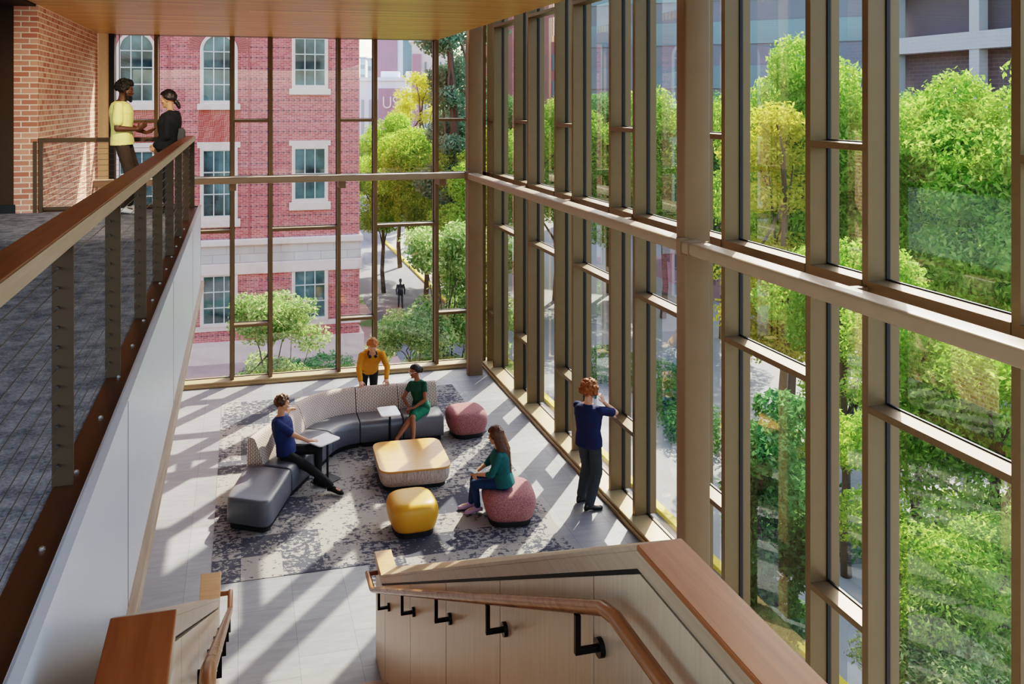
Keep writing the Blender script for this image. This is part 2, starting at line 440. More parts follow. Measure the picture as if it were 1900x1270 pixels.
struct('trim_8', MB().box(-2.72, -.565, 12.78, 12.84, 3.06, UP+.02), 'plate')
struct('ceiling_lower', MB().box(-5.2, -.66, -1, 12.75, 3.0, 3.06), 'roof')
struct('ceiling', MB().box(-2.70, 4.10, -1, 17.75, 7.07, 7.2), 'ceiling')
struct('ceiling_slot', MB().box(4.04, 4.10, -1, 17.7, 7.2, 8.6).box(-8, 5.6, -1, 18.2, 8.6, 8.8), 'roof')
struct('ceiling_left', MB().box(-8, -2.72, -1, 12.7, 7.05, 7.2), 'wall_dark')
struct('wall_left', MB().box(-8, -2.98, 12.69, 13.1, 3.1, 7.2), 'wall_dark')
struct('wall_brick', MB().box(-3.0, -2.70, 12.68, 17.70, 0, 7.07), 'brick_in')
struct('wall_stair', MB().box(-5.3, -5.2, -1, 17.7, 0, 3.06), 'roof')
struct('wall_under', MB().box(-5.2, -3.0, 17.7, 17.9, 0, 3.1), 'brick_in')
struct('baseboard_left', MB().box(-8, -2.98, 12.67, 12.69, UP, UP+.12), 'bronze_dark')
struct('wall_back_panel', MB().box(-2.70, -2.50, 17.72, 17.9, 0, 7.07), 'beige')
struct('trim_9', MB().box(-2.50, -2.40, 17.70, 18.0, 0, 7.07), 'bronze_dark')

# ------------------------------------------------------------------ curtain walls
struct('trim_10', MB().box(5.08, 5.44, -1, 17.98, 0, .10).box(5.05, 5.08, -1, 17.68, 0, .055), 'sill', bevel=.012)
struct('trim_11', MB().box(-2.4, 5.08, 17.70, 18.06, 0, .10).box(-2.4, 5.05, 17.67, 17.70, 0, .055), 'sill', bevel=.012)
MW = .074
wn = 0
def curtain(axis, a, b, wide, top):
    """one bay between mullion lines a<b; axis 'Y' = right wall, 'X' = back wall"""
    global wn; wn += 1
    w = thing('window_%d' % wn, None, None, kind='structure')
    d0 = 5.20 if axis == 'Y' else 17.78
    def bx(mb, u0, u1, e0, e1, z0, z1):
        if axis == 'Y': mb.box(d0+e0, d0+e1, u0, u1, z0, z1)
        else: mb.box(u0, u1, d0+e0, d0+e1, z0, z1)
        return mb
    obj('mullion', bx(MB(), b, b+MW, 0, .32, .10, top), 'bronze', w, bevel=.003)
    obj('gasket', bx(MB(), b-.002, b+MW+.002, .185, .225, .10, top), 'bronze_dark', w)
    obj('floor_transom', bx(MB(), a+MW, b, -.01, .22, 4.08, 4.21), 'bronze', w, bevel=.003)
    bars = [3.14] if wide else [1.21, 5.38]
    if wide and axis == 'Y': bars.append(7.37)
    for z in bars:
        obj('transom', bx(MB(), a+MW, b, 0, .22, z-.06, z), 'bronze', w, bevel=.003)
    ed = sorted([.10, 4.08, top]+[z for z in bars])
    for z0, z1 in zip(ed[:-1], ed[1:]):
        zz0 = 4.21 if z0 == 4.08 else z0
        zz1 = z1-.06 if z1 in bars else z1
        g = MB(); e = .205
        if axis == 'Y': g.add([(d0+e, a+MW, zz0), (d0+e, b, zz0), (d0+e, b, zz1), (d0+e, a+MW, zz1)], [(0,1,2,3)])
        else: g.add([(a+MW, d0+e, zz0), (b, d0+e, zz0), (b, d0+e, zz1), (a+MW, d0+e, zz1)], [(0,1,2,3)])
        obj('pane', g, 'glass', w)
        f = MB(); t = .012
        bx(f, a+MW, b, .18, .20, zz0, zz0+t); bx(f, a+MW, a+MW+t, .18, .20, zz0, zz1); bx(f, b-t, b, .18, .20, zz0, zz1)
        obj('pane_seal', f, 'bronze_dark', w)
A = [17.25-2.215*k for k in range(9)]; B = [15.83-2.224*k for k in range(8)]
for k in range(8):
    curtain('Y', B[k], A[k], True, 8.6)
    curtain('Y', A[k+1], B[k], False, 8.6)
XB = [-2.42, -1.67, -.21, .55, 1.95, 2.72, 4.05, 4.80]
for i in range(7): curtain('X', XB[i], XB[i+1], i % 2 == 1, 7.07)
wn += 1; w = thing('window_%d' % wn, None, None, kind='structure')      # the glazed corner
obj('mullion', MB().box(5.20, 5.52, 17.72, 17.80, .1, 8.6).box(5.1, 5.18, 17.78, 18.1, .1, 8.6), 'bronze', w, bevel=.003)
obj('transom', MB().box(4.865, 5.2, 17.78, 18.0, 4.08, 4.21).box(5.19, 5.42, 17.25+MW, 17.78, 4.08, 4.21).box(5.2, 5.42, 17.3, 17.78, 1.15, 1.21).box(5.2, 5.42, 17.3, 17.78, 5.32, 5.38), 'bronze', w)
obj('pane', MB().add([(5.405, 17.3, .1), (5.405, 17.8, .1), (5.405, 17.8, 8.6), (5.405, 17.3, 8.6)], [(0,1,2,3)]), 'glass', w)
obj('pane', MB().add([(4.86, 17.985, .1), (5.2, 17.985, .1), (5.2, 17.985, 8.6), (4.86, 17.985, 8.6)], [(0,1,2,3)]), 'glass', w)
struct('wall_back_header', MB().box(4.10, 5.5, 17.78, 18.1, 8.5, 8.6).box(-2.7, 4.1, 17.75, 18.1, 7.07, 8.6), 'bronze')

# ------------------------------------------------------------------ columns and beams
def rbox2(x0, x1, y0, y1, z0, z1, r):
    return MB().prism(fillet([(x0,y0),(x1,y0),(x1,y1),(x0,y1)], r, 4), z0, z1)
def tube_y(x0, x1, y0, y1, z0, z1, r):
    p = fillet([(x0,z0),(x1,z0),(x1,z1),(x0,z1)], r, 4)
    return MB().rings([[(x, y0, z) for x, z in p], [(x, y1, z) for x, z in p]])
def tube_x(x0, x1, y0, y1, z0, z1, r):
    p = fillet([(y0,z0),(y1,z0),(y1,z1),(y0,z1)], r, 4)
    return MB().rings([[(x0, y, z) for y, z in p], [(x1, y, z) for y, z in p]])
for (y0, lab) in ((17.13, 'tall square brown steel column standing in the far glazed corner'),
                  (8.22, 'tall square brown steel column against the side glazing, nearest the stair')):
    t = thing('steel_column', lab, 'column', (4.77, y0+.16, 0))
    o = obj('shaft', rbox2(-.155, .155, -.16, .04, 0, 8.6, .03), 'steel', t, smooth=2)
    obj('connection_collar', MB().box(-.24, -.14, -.20, -.12, 4.10, 4.29), 'steel', t, bevel=.006)
M['beamsteel_lit'] = simple('sunlit_beam_steel', (.31,.235,.165), .4, .05, .08, 5)  # lighter than the columns: sun on the beam tops put into the colour
def beam(mb, lab, marks, kind='y'):
    t = thing('steel_beam', lab, 'beam')
    obj('tube', mb, 'beamsteel_lit', t, smooth=2)
    for b_ in marks: obj('bracket', b_, 'steel', t, bevel=.004)
beam(tube_y(4.55, 4.77, 8.25, 17.13, 4.13, 4.26, .03), 'horizontal brown steel tube running along the side glazing behind the near column',
     [MB().box(4.77, 5.2, y-.01, y+.07, 4.12, 4.16) for y in A[1:4]]+[MB().box(4.54, 4.78, 16.98, 17.0, 4.12, 4.27)])
beam(tube_y(4.55, 4.77, -1, 8.22, 4.13, 4.26, .03), 'horizontal brown steel tube along the side glazing in front of the near column',
     [MB().box(4.77, 5.2, y-.01, y+.07, 4.12, 4.16) for y in A[5:7]]+[MB().box(4.54, 4.78, 8.02, 8.04, 4.12, 4.27)])
beam(tube_x(-2.7, 4.61, 17.15, 17.37, 4.13, 4.26, .03), 'horizontal brown steel tube crossing the far end glazing at upper floor level',
     [MB().box(x-.02, x+.12, 17.3, 17.78, 3.98, 4.14) for x in (XB[2], XB[4], XB[6])])

# ------------------------------------------------------------------ cable railing
def railing():
    t = thing('cable_railing', 'brown flat-post balcony railing with steel cables running along the carpet edge', 'railing')
    obj('top_rail', MB().box(-.775, -.645, .2, 12.80, 5.185, 5.255), 'handrail_top', t, bevel=.004)
    obj('rail_side_strip', MB().box(-.645, -.638, .2, 12.80, 5.185, 5.25), 'trimwood', t, label='pale wooden strip on the side of the rail')
    for y in (1.0, 2.3, 3.64, 5.0, 6.32, 7.58, 8.82, 10.05, 11.35, 12.72):
        obj('post', MB().box(-.725, -.645, y, y+.014, UP, 5.185), 'railmetal', t, bevel=.002)
    for i in range(12):
        z = UP+.09+i*.078
        obj('cable', MB().tube([(-.70, .2, z), (-.70, 12.72, z)], .0022, 6), 'cable', t)
    fer = None
    for y in (3.64, 5.0, 6.32, 7.58, 8.82, 10.05, 11.35):
        for i in range(12):
            z = UP+.09+i*.078
            if fer is None: fer = obj('cable_ferrule', MB().tube([(0, -.022, 0), (0, .036, 0)], .0062, 6), 'cable', t)
            else: fer = fer.copy(); C.objects.link(fer)
            fer.location = (-.70, y, z)
railing_mat = wood('rail_cap_wood', (.20,.085,.04), (.30,.13,.06), 'Y', .35); M['handrail_top'] = railing_mat
railing()
for k in range(15):
    y = 1.9+k*.62
    tag(obj('floor_bolt', MB().tube([(-.655, y, UP+.006), (-.655, y, UP+.012)], .011, 12).tube([(-.655, y, UP+.012), (-.655, y, UP+.016)], .006, 6), 'bolt', smooth=2),
        'round steel screw head in the brown edge plate below the railing', 'screw', 'screws in the balcony edge plate')
t = thing('cable_railing', 'short dark railing closing the far end of the balcony by the brick wall', 'railing')
obj('top_rail', MB().box(-2.70, -.78, 12.68, 12.78, 5.18, 5.24), 'railmetal', t, bevel=.004)
obj('bottom_rail', MB().box(-2.70, -.73, 12.70, 12.74, UP+.03, UP+.07), 'railmetal', t)
for x in (-2.76, -2.69): obj('post', MB().box(x, x+.05, 12.67, 12.72, UP, 5.20), 'railmetal', t, bevel=.003)
obj('post', MB().box(-1.72, -1.70, 12.67, 12.74, UP, 5.20), 'railmetal', t)
for i in range(12):
    z = UP+.09+i*.078; obj('cable', MB().tube([(-2.68, 12.72, z), (-.73, 12.72, z)], .0028, 6), 'cable', t)

# ------------------------------------------------------------------ staircase
YE, ZE = 8.30, 1.07          # foot of the slope of the caps
YT, ZT = 2.72, 4.20          # top of the slope
def strip(prof, x0, x1, th, sk=0):  # cap following (y,z) profile with thickness th measured down; sk skews the lower fold on side x1
    def side(x, s):
        q = [(y+(s if abs(y-YE) < 1e-6 else 0), z) for y, z in prof]
        return [(x, y, z) for y, z in q+[(y, z-th) for y, z in q][::-1]]
    return MB().rings([side(x0, 0), side(x1, sk)])
def parapet(xi, xo, lab, hand):
    t = thing('stair_parapet', lab, 'stair wall')
    sgn = 1 if xo > xi else -1; sk = .12 if sgn > 0 else 0
    obj('landing_cap', strip([(-.5, ZT), (YT, ZT)], xi, xo, .022), 'cap', t, bevel=.004, label='reddish wooden cap on the level part')
    obj('sloping_cap', strip([(YT, ZT), (YE, ZE)], xi, xo, .022, sk), 'trimwood', t, bevel=.003)
    obj('end_cap', strip([(YE, ZE), (8.73, ZE+.015)], xi, xo, .022, sk), 'capx', t, bevel=.004, label='golden wooden end of the cap')
    obj('side_band', strip([(-.5, ZT-.022), (YT, ZT-.022), (YE, ZE-.022), (8.72, ZE-.02)], xi+sgn*.003, xo-sgn*.003, .062, sk), 'trimwood', t)
    obj('shadow_gap', strip([(-.5, ZT-.08), (YT, ZT-.08), (YE, ZE-.08), (8.70, ZE-.08)], xi+sgn*.028, xo-sgn*.028, .04), 'bronze_dark', t)
    obj('core', strip([(-.5, ZT-.11), (YT, ZT-.11), (YE, ZE-.11), (8.69, ZE-.11)], xi+sgn*.02, xo-sgn*.02, .6), 'bronze_dark', t)
    js = [8.71, 8.13, 6.87, 5.61, 4.37, 3.12, 1.85, .6, -.5]
    for a, b in zip(js[:-1], js[1:]):
        def zt(y): return (ZT if y < YT else (ZT-(y-YT)*(ZT-ZE)/(YE-YT) if y < YE else ZE))-.105
        ys = sorted({a-.006, b+.006, *[y for y in (YT, YE) if b < y < a]})
        top = [(y, zt(y)) for y in ys]; zb = -.02
        p = top+[(ys[-1], zb), (ys[0], zb)]
        obj('side_panel', MB().rings([[(xi+sgn*.012, y, z) for y, z in p], [(xo-sgn*.012, y, z) for y, z in p]]), 'panelwood', t)
    return t
parapet(1.34, 1.515, 'wood panelled stair wall on the window side with the wide reddish cap', 1)
parapet(-.19, -.38, 'narrow wood panelled stair wall on the balcony side of the stair', -1)
def handrail(xw, xr, lab):
    t = thing('handrail', lab, 'handrail')
    zr = lambda y: 3.97 if y < 2.75 else 3.97-(y-2.75)*(3.97-.95)/(8.28-2.75)
    pts = [(xr, -.5, 3.97), (xr, 1.5, 3.97), (xr, 2.70, 3.97), (xr, 2.80, 3.945), (xr, 5, zr(5)), (xr, 7, zr(7)), (xr, 8.22, zr(8.22)), (xr, 8.30, .945), (xr, 8.60, .945)]
    obj('rail', MB().tube(pts, .026, 14), 'handrail', t, smooth=2)
    obj('return_end', MB().tube([(xr, 8.58, .945), (xw, 8.58, .945)], .022, 12), 'handrail', t, smooth=2)
    d = 1 if xw > xr else -1
    for y in (7.87, 6.69, 5.47, 4.26, 3.04, 1.8):
        z = zr(y)
        b = obj('bracket', MB().box(xr-.011, xr+.011, y-.011, y+.011, z-.16, z-.03).box(xr-.011, xw-d*.02, y-.011, y+.011, z-.182, z-.16)
                if d > 0 else MB().box(xr-.011, xr+.011, y-.011, y+.011, z-.16, z-.03).box(xw-d*.02, xr+.011, y-.011, y+.011, z-.182, z-.16), 'blacksteel', t, bevel=.002)
        obj('wall_plate', MB().tube([(xw-d*.02, y, z-.171), (xw, y, z-.171)], .036, 16), 'blacksteel', b)
handrail(1.352, 1.25, 'round wooden handrail on black brackets along the window side stair wall')
handrail(-.202, -.10, 'round wooden handrail on black brackets along the balcony side stair wall')
t = thing('staircase', 'pale wooden stair flight descending between the two panelled walls', 'stairs')
n = 0
y, z = 8.10, 0
while z < 3.05:
    z += .168; 
    obj('step', MB().box(-.178, 1.328, y-.30, y+.012, z-.168, z), 'floorwood', t, bevel=.003); y -= .2985
obj('landing', MB().box(-.178, 1.328, -.5, y, z-.3, z), 'floorwood', t)

# ------------------------------------------------------------------ lounge furniture
def sweep(path, prof, name='m'):
    """path = [(x,y,nx,ny)] with inward normals; profile = [(d,z)]"""
    mb = MB(); rs = []
    for x, y, nx, ny in path: rs.append([(x+nx*d, y+ny*d, z) for d, z in prof])
    mb.rings(rs)
    me = mb.mesh(name); fixn(me)
    uvl = me.uv_layers.new(name='UVMap')
    L = [0]
    for a, b in zip(path[:-1], path[1:]): L.append(L[-1]+math.hypot(a[0]-b[0], a[1]-b[1]))
    S = [0]
    for a, b in zip(prof[:-1], prof[1:]): S.append(S[-1]+math.hypot(a[0]-b[0], a[1]-b[1]))
    n = len(prof)
    for p in me.polygons:
        big = len(p.vertices) > 4
        for li, vi in zip(p.loop_indices, p.vertices):
            i, j = divmod(vi, n)
            if big: uvl.data[li].uv = (prof[j][0], prof[j][1])
            else: uvl.data[li].uv = (L[i], S[j])
    return me
BACK = [(.02,.09),(.0,.45),(.008,.72),(.022,.785),(.05,.805),(.085,.805),(.12,.79),(.145,.75),(.20,.62),(.245,.50),(.27,.41),(.27,.09)]
def module(path, lab, has_back=True, group='modules of the curved sofa', poly=None):
    mx = sum(p[0] for p in path)/len(path); my = sum(p[1] for p in path)/len(path)
    t = thing('sofa_module', lab, 'sofa', (mx, my, 0), 0, group)
    P = [(x-mx, y-my, nx, ny) for x, y, nx, ny in path]
    if poly is None:
        d0 = .262 if has_back else 0
        poly = [(x+nx*d0, y+ny*d0) for x, y, nx, ny in P]+[(x+nx*.74, y+ny*.74) for x, y, nx, ny in P[::-1]]
        k = len(P); rad = [0]*len(poly)
        rad[0] = rad[k-1] = .07; rad[k] = rad[-1] = .075
    else:
        poly = [(x-mx, y-my) for x, y in poly]; rad = [.075, .15, .15, .075]
    poly = fillet(poly, rad, 4)
    g = inset(poly, .004)
    e = list(P)
    a, b = Vector(e[0][:2]), Vector(e[1][:2]); u = (b-a).normalized()*.004; e[0] = (e[0][0]+u.x, e[0][1]+u.y, *e[0][2:])
    a, b = Vector(e[-1][:2]), Vector(e[-2][:2]); u = (b-a).normalized()*.004; e[-1] = (e[-1][0]+u.x, e[-1][1]+u.y, *e[-1][2:])
    if has_back:
        SEAT = [(.262,.085),(.262,.425),(.32,.436),(.50,.440),(.63,.434),(.68,.424),(.712,.405),(.73,.375),(.738,.33),(.742,.22),(.738,.11),(.725,.085)]
        obj('seat', sweep(e, SEAT, 'seat'), 'leather', t, smooth=2, bevel=.014)
    else: obj('seat', soft(g, .085, .43, .05, .012, .02), 'leather', t, smooth=2)
    obj('plinth', MB().prism(inset(poly, .045), .0, .09), 'black', t)
    if has_back:
        e = [(x, y, nx, ny) for x, y, nx, ny in P]
        # pull the two ends in a little so neighbours do not touch
        a, b = Vector(e[0][:2]), Vector(e[1][:2]); u = (b-a).normalized()*.005; e[0] = (e[0][0]+u.x, e[0][1]+u.y, *e[0][2:])
        a, b = Vector(e[-1][:2]), Vector(e[-2][:2]); u = (b-a).normalized()*.005; e[-1] = (e[-1][0]+u.x, e[-1][1]+u.y, *e[-1][2:])
        o = obj('backrest', sweep(e, BACK, 'backrest'), 'backfab', t, smooth=2)
    return t
CX_, CY_ = 1.91, 13.44
RB = 1.29
def line(p0, p1, n):
    v = (Vector(p1)-Vector(p0)); v.normalize(); return [(p0[0]+(p1[0]-p0[0])*i/n, p0[1]+(p1[1]-p0[1])*i/n) for i in range(n+1)]
mods = []
module([(x, y, 0, -1) for x, y in line((2.64, CY_+RB), (3.34, CY_+RB), 2)], 'straight grey sofa module at the right end, the woman in green sits on it')
module([(x, y, 0, -1) for x, y in line((1.91, CY_+RB), (2.64, CY_+RB), 2)], 'straight grey sofa module next to the curved one, below the leaning man')
arc = []
for i in range(13):
    a = R(60*i/12); arc.append((CX_-RB*math.sin(a), CY_+RB*math.cos(a), math.sin(a), -math.cos(a)))
module(arc[::-1], 'curved grey corner module of the sofa with patterned backrest')
bx_, by_ = arc[-1][0], arc[-1][1]; nn = (math.sin(R(60)), -math.cos(R(60))); dd = (-math.cos(R(60)), -math.sin(R(60)))
for k in range(2):
    p0 = (bx_+dd[0]*.71*(k+1), by_+dd[1]*.71*(k+1)); p1 = (bx_+dd[0]*.71*k, by_+dd[1]*.71*k)
    module([(x, y, *nn) for x, y in line(p0, p1, 2)], ['straight grey sofa module left of the curved one, beside the seated man',
           'straight grey sofa module at the left end of the backrest, next to the backless bench'][k])
ax, ay = bx_+dd[0]*1.42, by_+dd[1]*1.42
module([(ax, ay, *nn), (ax+.1, ay, *nn)], 'backless tapered grey leather bench at the near left end of the sofa', False,
       poly=[(ax, ay), (-.21, 11.80), (.36, 11.47), (ax+nn[0]*.74, ay+nn[1]*.74)])

def sq_ell(w, e=3.4, n=48):
    return [(w*math.copysign(abs(math.cos(t))**(2/e), math.cos(t)), w*math.copysign(abs(math.sin(t))**(2/e), math.sin(t))) for t in [2*PI*i/n for i in range(n)]]
def rsq(w, d, r, ex=6): return fillet([(-w,-d),(w,-d),(w,d),(-w,d)], r, ex)
def ottoman(loc, rz, m, lab, s=1., grp=None, hgt=.45, w=.33):
    t = thing('ottoman', lab, 'ottoman', (*loc, 0), rz, grp)
    mb = MB(); rs = []
    prof = [(.085,.84),(.10,.87),(.16,.93),(.23,.98),(.29,1.0),(.34,.99),(.38,.955),(.41,.90),(.432,.82),(.446,.70),(.452,.5),(.455,.25)]
    base = sq_ell(w)
    for z, k in prof: rs.append([(x*k, y*k, z*hgt/.45) for x, y in base])
    obj('cushion', mb.rings(rs), m, t, smooth=True)
    obj('base', MB().prism([(x*.80, y*.80) for x, y in base], 0, .086*hgt/.45), 'black', t)
    return t
ottoman((3.78, 14.20), R(4), 'pink', 'mauve speckled ottoman standing empty beyond the coffee table, right of the sofa', grp=None, w=.34)
ottoman((3.58, 11.18), R(-8), 'pink', 'mauve speckled ottoman the long-haired woman sits on', w=.36)
ottoman((2.23, 11.20), R(3), 'yellow', 'mustard yellow ottoman in front of the coffee table', w=.33)

t = thing('coffee_table', 'low square oak-topped coffee table with woven fabric sides', 'table', (2.53, 12.82, 0), R(-2))
b0 = rsq(.54, .57, .20)
rs = [[(x*k, y*k, z) for x, y in b0] for z, k in ((.07,.90),(.11,.95),(.18,.98),(.29,.985))]
obj('fabric_body', MB().rings(rs), 'tabfab', t, smooth=2)
obj('tabletop', MB().prism(b0, .29, .322), 'tabletop', t, smooth=2, bevel=.006)
obj('base', MB().prism([(x*.87, y*.87) for x, y in b0], 0, .071), 'black', t)

def side_table(loc, rz, lab, stemoff):
    t = thing('side_table', lab, 'table', (*loc, 0), rz)
    obj('tabletop', MB().prism(rsq(.165, .215, .06), .605, .625), 'laminate', t, smooth=2, bevel=.004)
    obj('post', MB().tube([(stemoff[0], stemoff[1], .02), (stemoff[0], stemoff[1], .605)], .017, 12), 'black' if 'man' in lab else 'chrome', t, smooth=2)
    obj('base', MB().prism([(x+stemoff[0]*.6, y+stemoff[1]*.6) for x, y in rsq(.15, .19, .05)], .0+.002, .018), 'black', t, smooth=2)
side_table((1.21, 12.96), R(-52), 'white topped side table under the hand of the seated man in navy', (.06, .03))
side_table((2.37, 13.89), R(2), 'white topped laptop table beside the seated woman in green', (.04, .09))

# ------------------------------------------------------------------ people
def skin(name, col): 
    m = simple(name, col, .5, 0, .06, 25); return m
def cloth(name, col, var=.18, scale=14, rough=.85): return simple(name, col, rough, 0, var, scale, bmp=.35)
def ik(a, c, l1, l2, hint):
    a = Vector(a); c = Vector(c); d = c-a; L = d.length
    if L > (l1+l2)*.995: d = d*((l1+l2)*.995/L); L = d.length; c = a+d
    u = d.normalized(); x = (l1*l1-l2*l2+L*L)/(2*L); h = math.sqrt(max(0, l1*l1-x*x))
    hv = Vector(hint); hv = hv-u*hv.dot(u); hv.normalize()
    return a+u*x+hv*h, c
def hand(mb, w, d, palm, k, side, curl=.5, spread=.10):
    """w wrist, d finger direction, palm = palm normal (where the fingers curl to)"""
    d = Vector(d).normalized(); p = Vector(palm); p = (p-d*p.dot(d)).normalized(); s = d.cross(p)*side  # s = thumb side
    e = w+d*.085*k
    rs = []
    for t, ww, tt in ((-.01,.022,.019),(.01,.028,.017),(.04,.038,.016),(.07,.041,.015),(.088,.039,.012)):
        c = w+d*t*k; rs.append([c+s*ww*k*math.cos(2*PI*j/12)+p*tt*k*math.sin(2*PI*j/12) for j in range(12)])
    mb.rings(rs)
    for i, (o, L) in enumerate(((.033,.066),(.011,.075),(-.011,.070),(-.032,.055))):
        b = w+d*.078*k+s*o*k; fd = (d+s*(o*3*spread*3)).normalized()
        a1 = curl*.8+.08*i*curl; f1 = (fd*math.cos(a1)+p*math.sin(a1)); m1 = b+f1*L*.55*k
        a2 = a1+curl*1.1; f2 = fd*math.cos(a2)+p*math.sin(a2); m2 = m1+f2*L*.5*k
        mb.cap(b, m1, .0084*k, .008*k, 8); mb.cap(m1, m2, .008*k, .0068*k, 8)
    b = w+d*.02*k+s*.028*k; t1 = (s*.75+d*.75+p*.35*curl).normalized(); m1 = b+t1*.045*k
    t2 = (s*.25+d*.95+p*.5*curl).normalized(); mb.cap(b, m1, .0135*k, .011*k, 8); mb.cap(m1, m1+t2*.032*k, .011*k, .009*k, 8)
def torso_rings(P, Nk, rv, k, prof, bend=.0, fw=None):
    """rings from pelvis P to neck Nk"""
    P = Vector(P); Nk = Vector(Nk); up = (Nk-P); L = up.length; up.normalize(); fw = Vector(fw)
    mid = (P+Nk)/2-fw*bend; rs = []
    for t, w, dd, off in prof:
        q = P*(1-t)**2+mid*2*t*(1-t)+Nk*t*t if 0 <= t <= 1 else (P+up*L*t if t < 0 else Nk+up*L*(t-1))
        tg = ((mid-P)*(1-t)+(Nk-mid)*t) if 0 <= t <= 1 else up
        tg = tg.normalized(); r = (rv-tg*rv.dot(tg)).normalized(); f = tg.cross(r)
        if f.dot(fw) < 0: f = -f
        q = q+f*off*k
        rs.append([q+r*w*k*math.copysign(abs(math.cos(a))**.85, math.cos(a))+f*dd*k*math.copysign(abs(math.sin(a))**.85, math.sin(a)) for a in [2*PI*j/20 for j in range(20)]])
    return rs
MALE = [(-.17,.06,.05,0),(-.13,.13,.09,-.01),(-.04,.165,.115,-.01),(.08,.165,.112,-.005),(.28,.145,.10,0),(.5,.158,.112,.005),(.72,.178,.118,.005),(.86,.172,.105,0),(.94,.125,.085,-.005),(1.0,.07,.062,-.005),(1.04,.055,.055,0)]
FEM = [(-.17,.06,.05,0),(-.13,.135,.09,-.01),(-.04,.170,.118,-.01),(.08,.160,.112,-.005),(.30,.122,.090,0),(.5,.132,.102,.01),(.68,.148,.112,.012),(.84,.145,.092,0),(.93,.108,.072,-.005),(1.0,.055,.052,-.005),(1.04,.047,.047,0)]
def head_mesh(mb, Hc, f, upv, k, beard=0, fem=False):
    f = Vector(f).normalized(); upv = (Vector(upv)-f*f.dot(Vector(upv))).normalized(); r = f.cross(upv)
    Rm = Matrix((r, f, upv)).transposed()
    at = lambda x, y, z: Hc+Rm @ Vector((x*k, y*k, z*k))
    j = .92 if fem else 1
    mb.ell(at(0,-.012,.028), (.076*k,.093*k,.090*k), Rm)
    mb.ell(at(0,.012,-.02), (.066*k*j,.080*k,.088*k), Rm)
    mb.ell(at(0,.035,-.075), (.045*k*j,.048*k,.038*k), Rm)
    mb.ell(at(0,.074,-.100), (.020*k,.016*k,.014*k), Rm)      # chin
    mb.cap(at(0,.086,.014), at(0,.104,-.022), .008*k, .0115*k, 8)  # nose
    mb.ell(at(0,.080,.030), (.050*k,.016*k,.010*k), Rm)        # brow
    mb.ell(at(0,.088,-.052), (.022*k,.013*k,.009*k), Rm)       # lips
    for s in (-1, 1):
        mb.ell(at(s*.045,.062,-.022), (.022*k,.022*k,.018*k), Rm)
        mb.ell(at(s*.075,-.004,-.008), (.010*k,.020*k,.031*k), Rm)  # ear
        mb.ell(at(s*.031,.082,.006), (.014*k,.008*k,.008*k), Rm)
    return at, Rm
def hair_blobs(mb, at, k, spots):
    for x, y, z, r in spots: mb.ell(at(x,y,z), (r*k, r*k, r*k), None, 10)
def cap_spots(n, thick, front=.35, low=-.03, seed=1, jit=.01, r=.03):
    rnd = random.Random(seed); out = []
    for i in range(n):
        z = 1-(i+.5)/n*1.35; a = i*2.39996; q = math.sqrt(max(0, 1-z*z)); x, y = q*math.cos(a), q*math.sin(a)
        hz = .028+z*.09
        if y > front and z < .55: continue
        if hz < low+(.05 if y > -.1 else 0)+(.04 if y > .2 else 0): continue
        j = rnd.uniform(-jit, jit)
        out.append((x*(.070+thick+j), -.012+y*(.086+thick+j), .028+z*(.084+thick+j), r*rnd.uniform(.85, 1.15)))
    return out
VOX = .0062
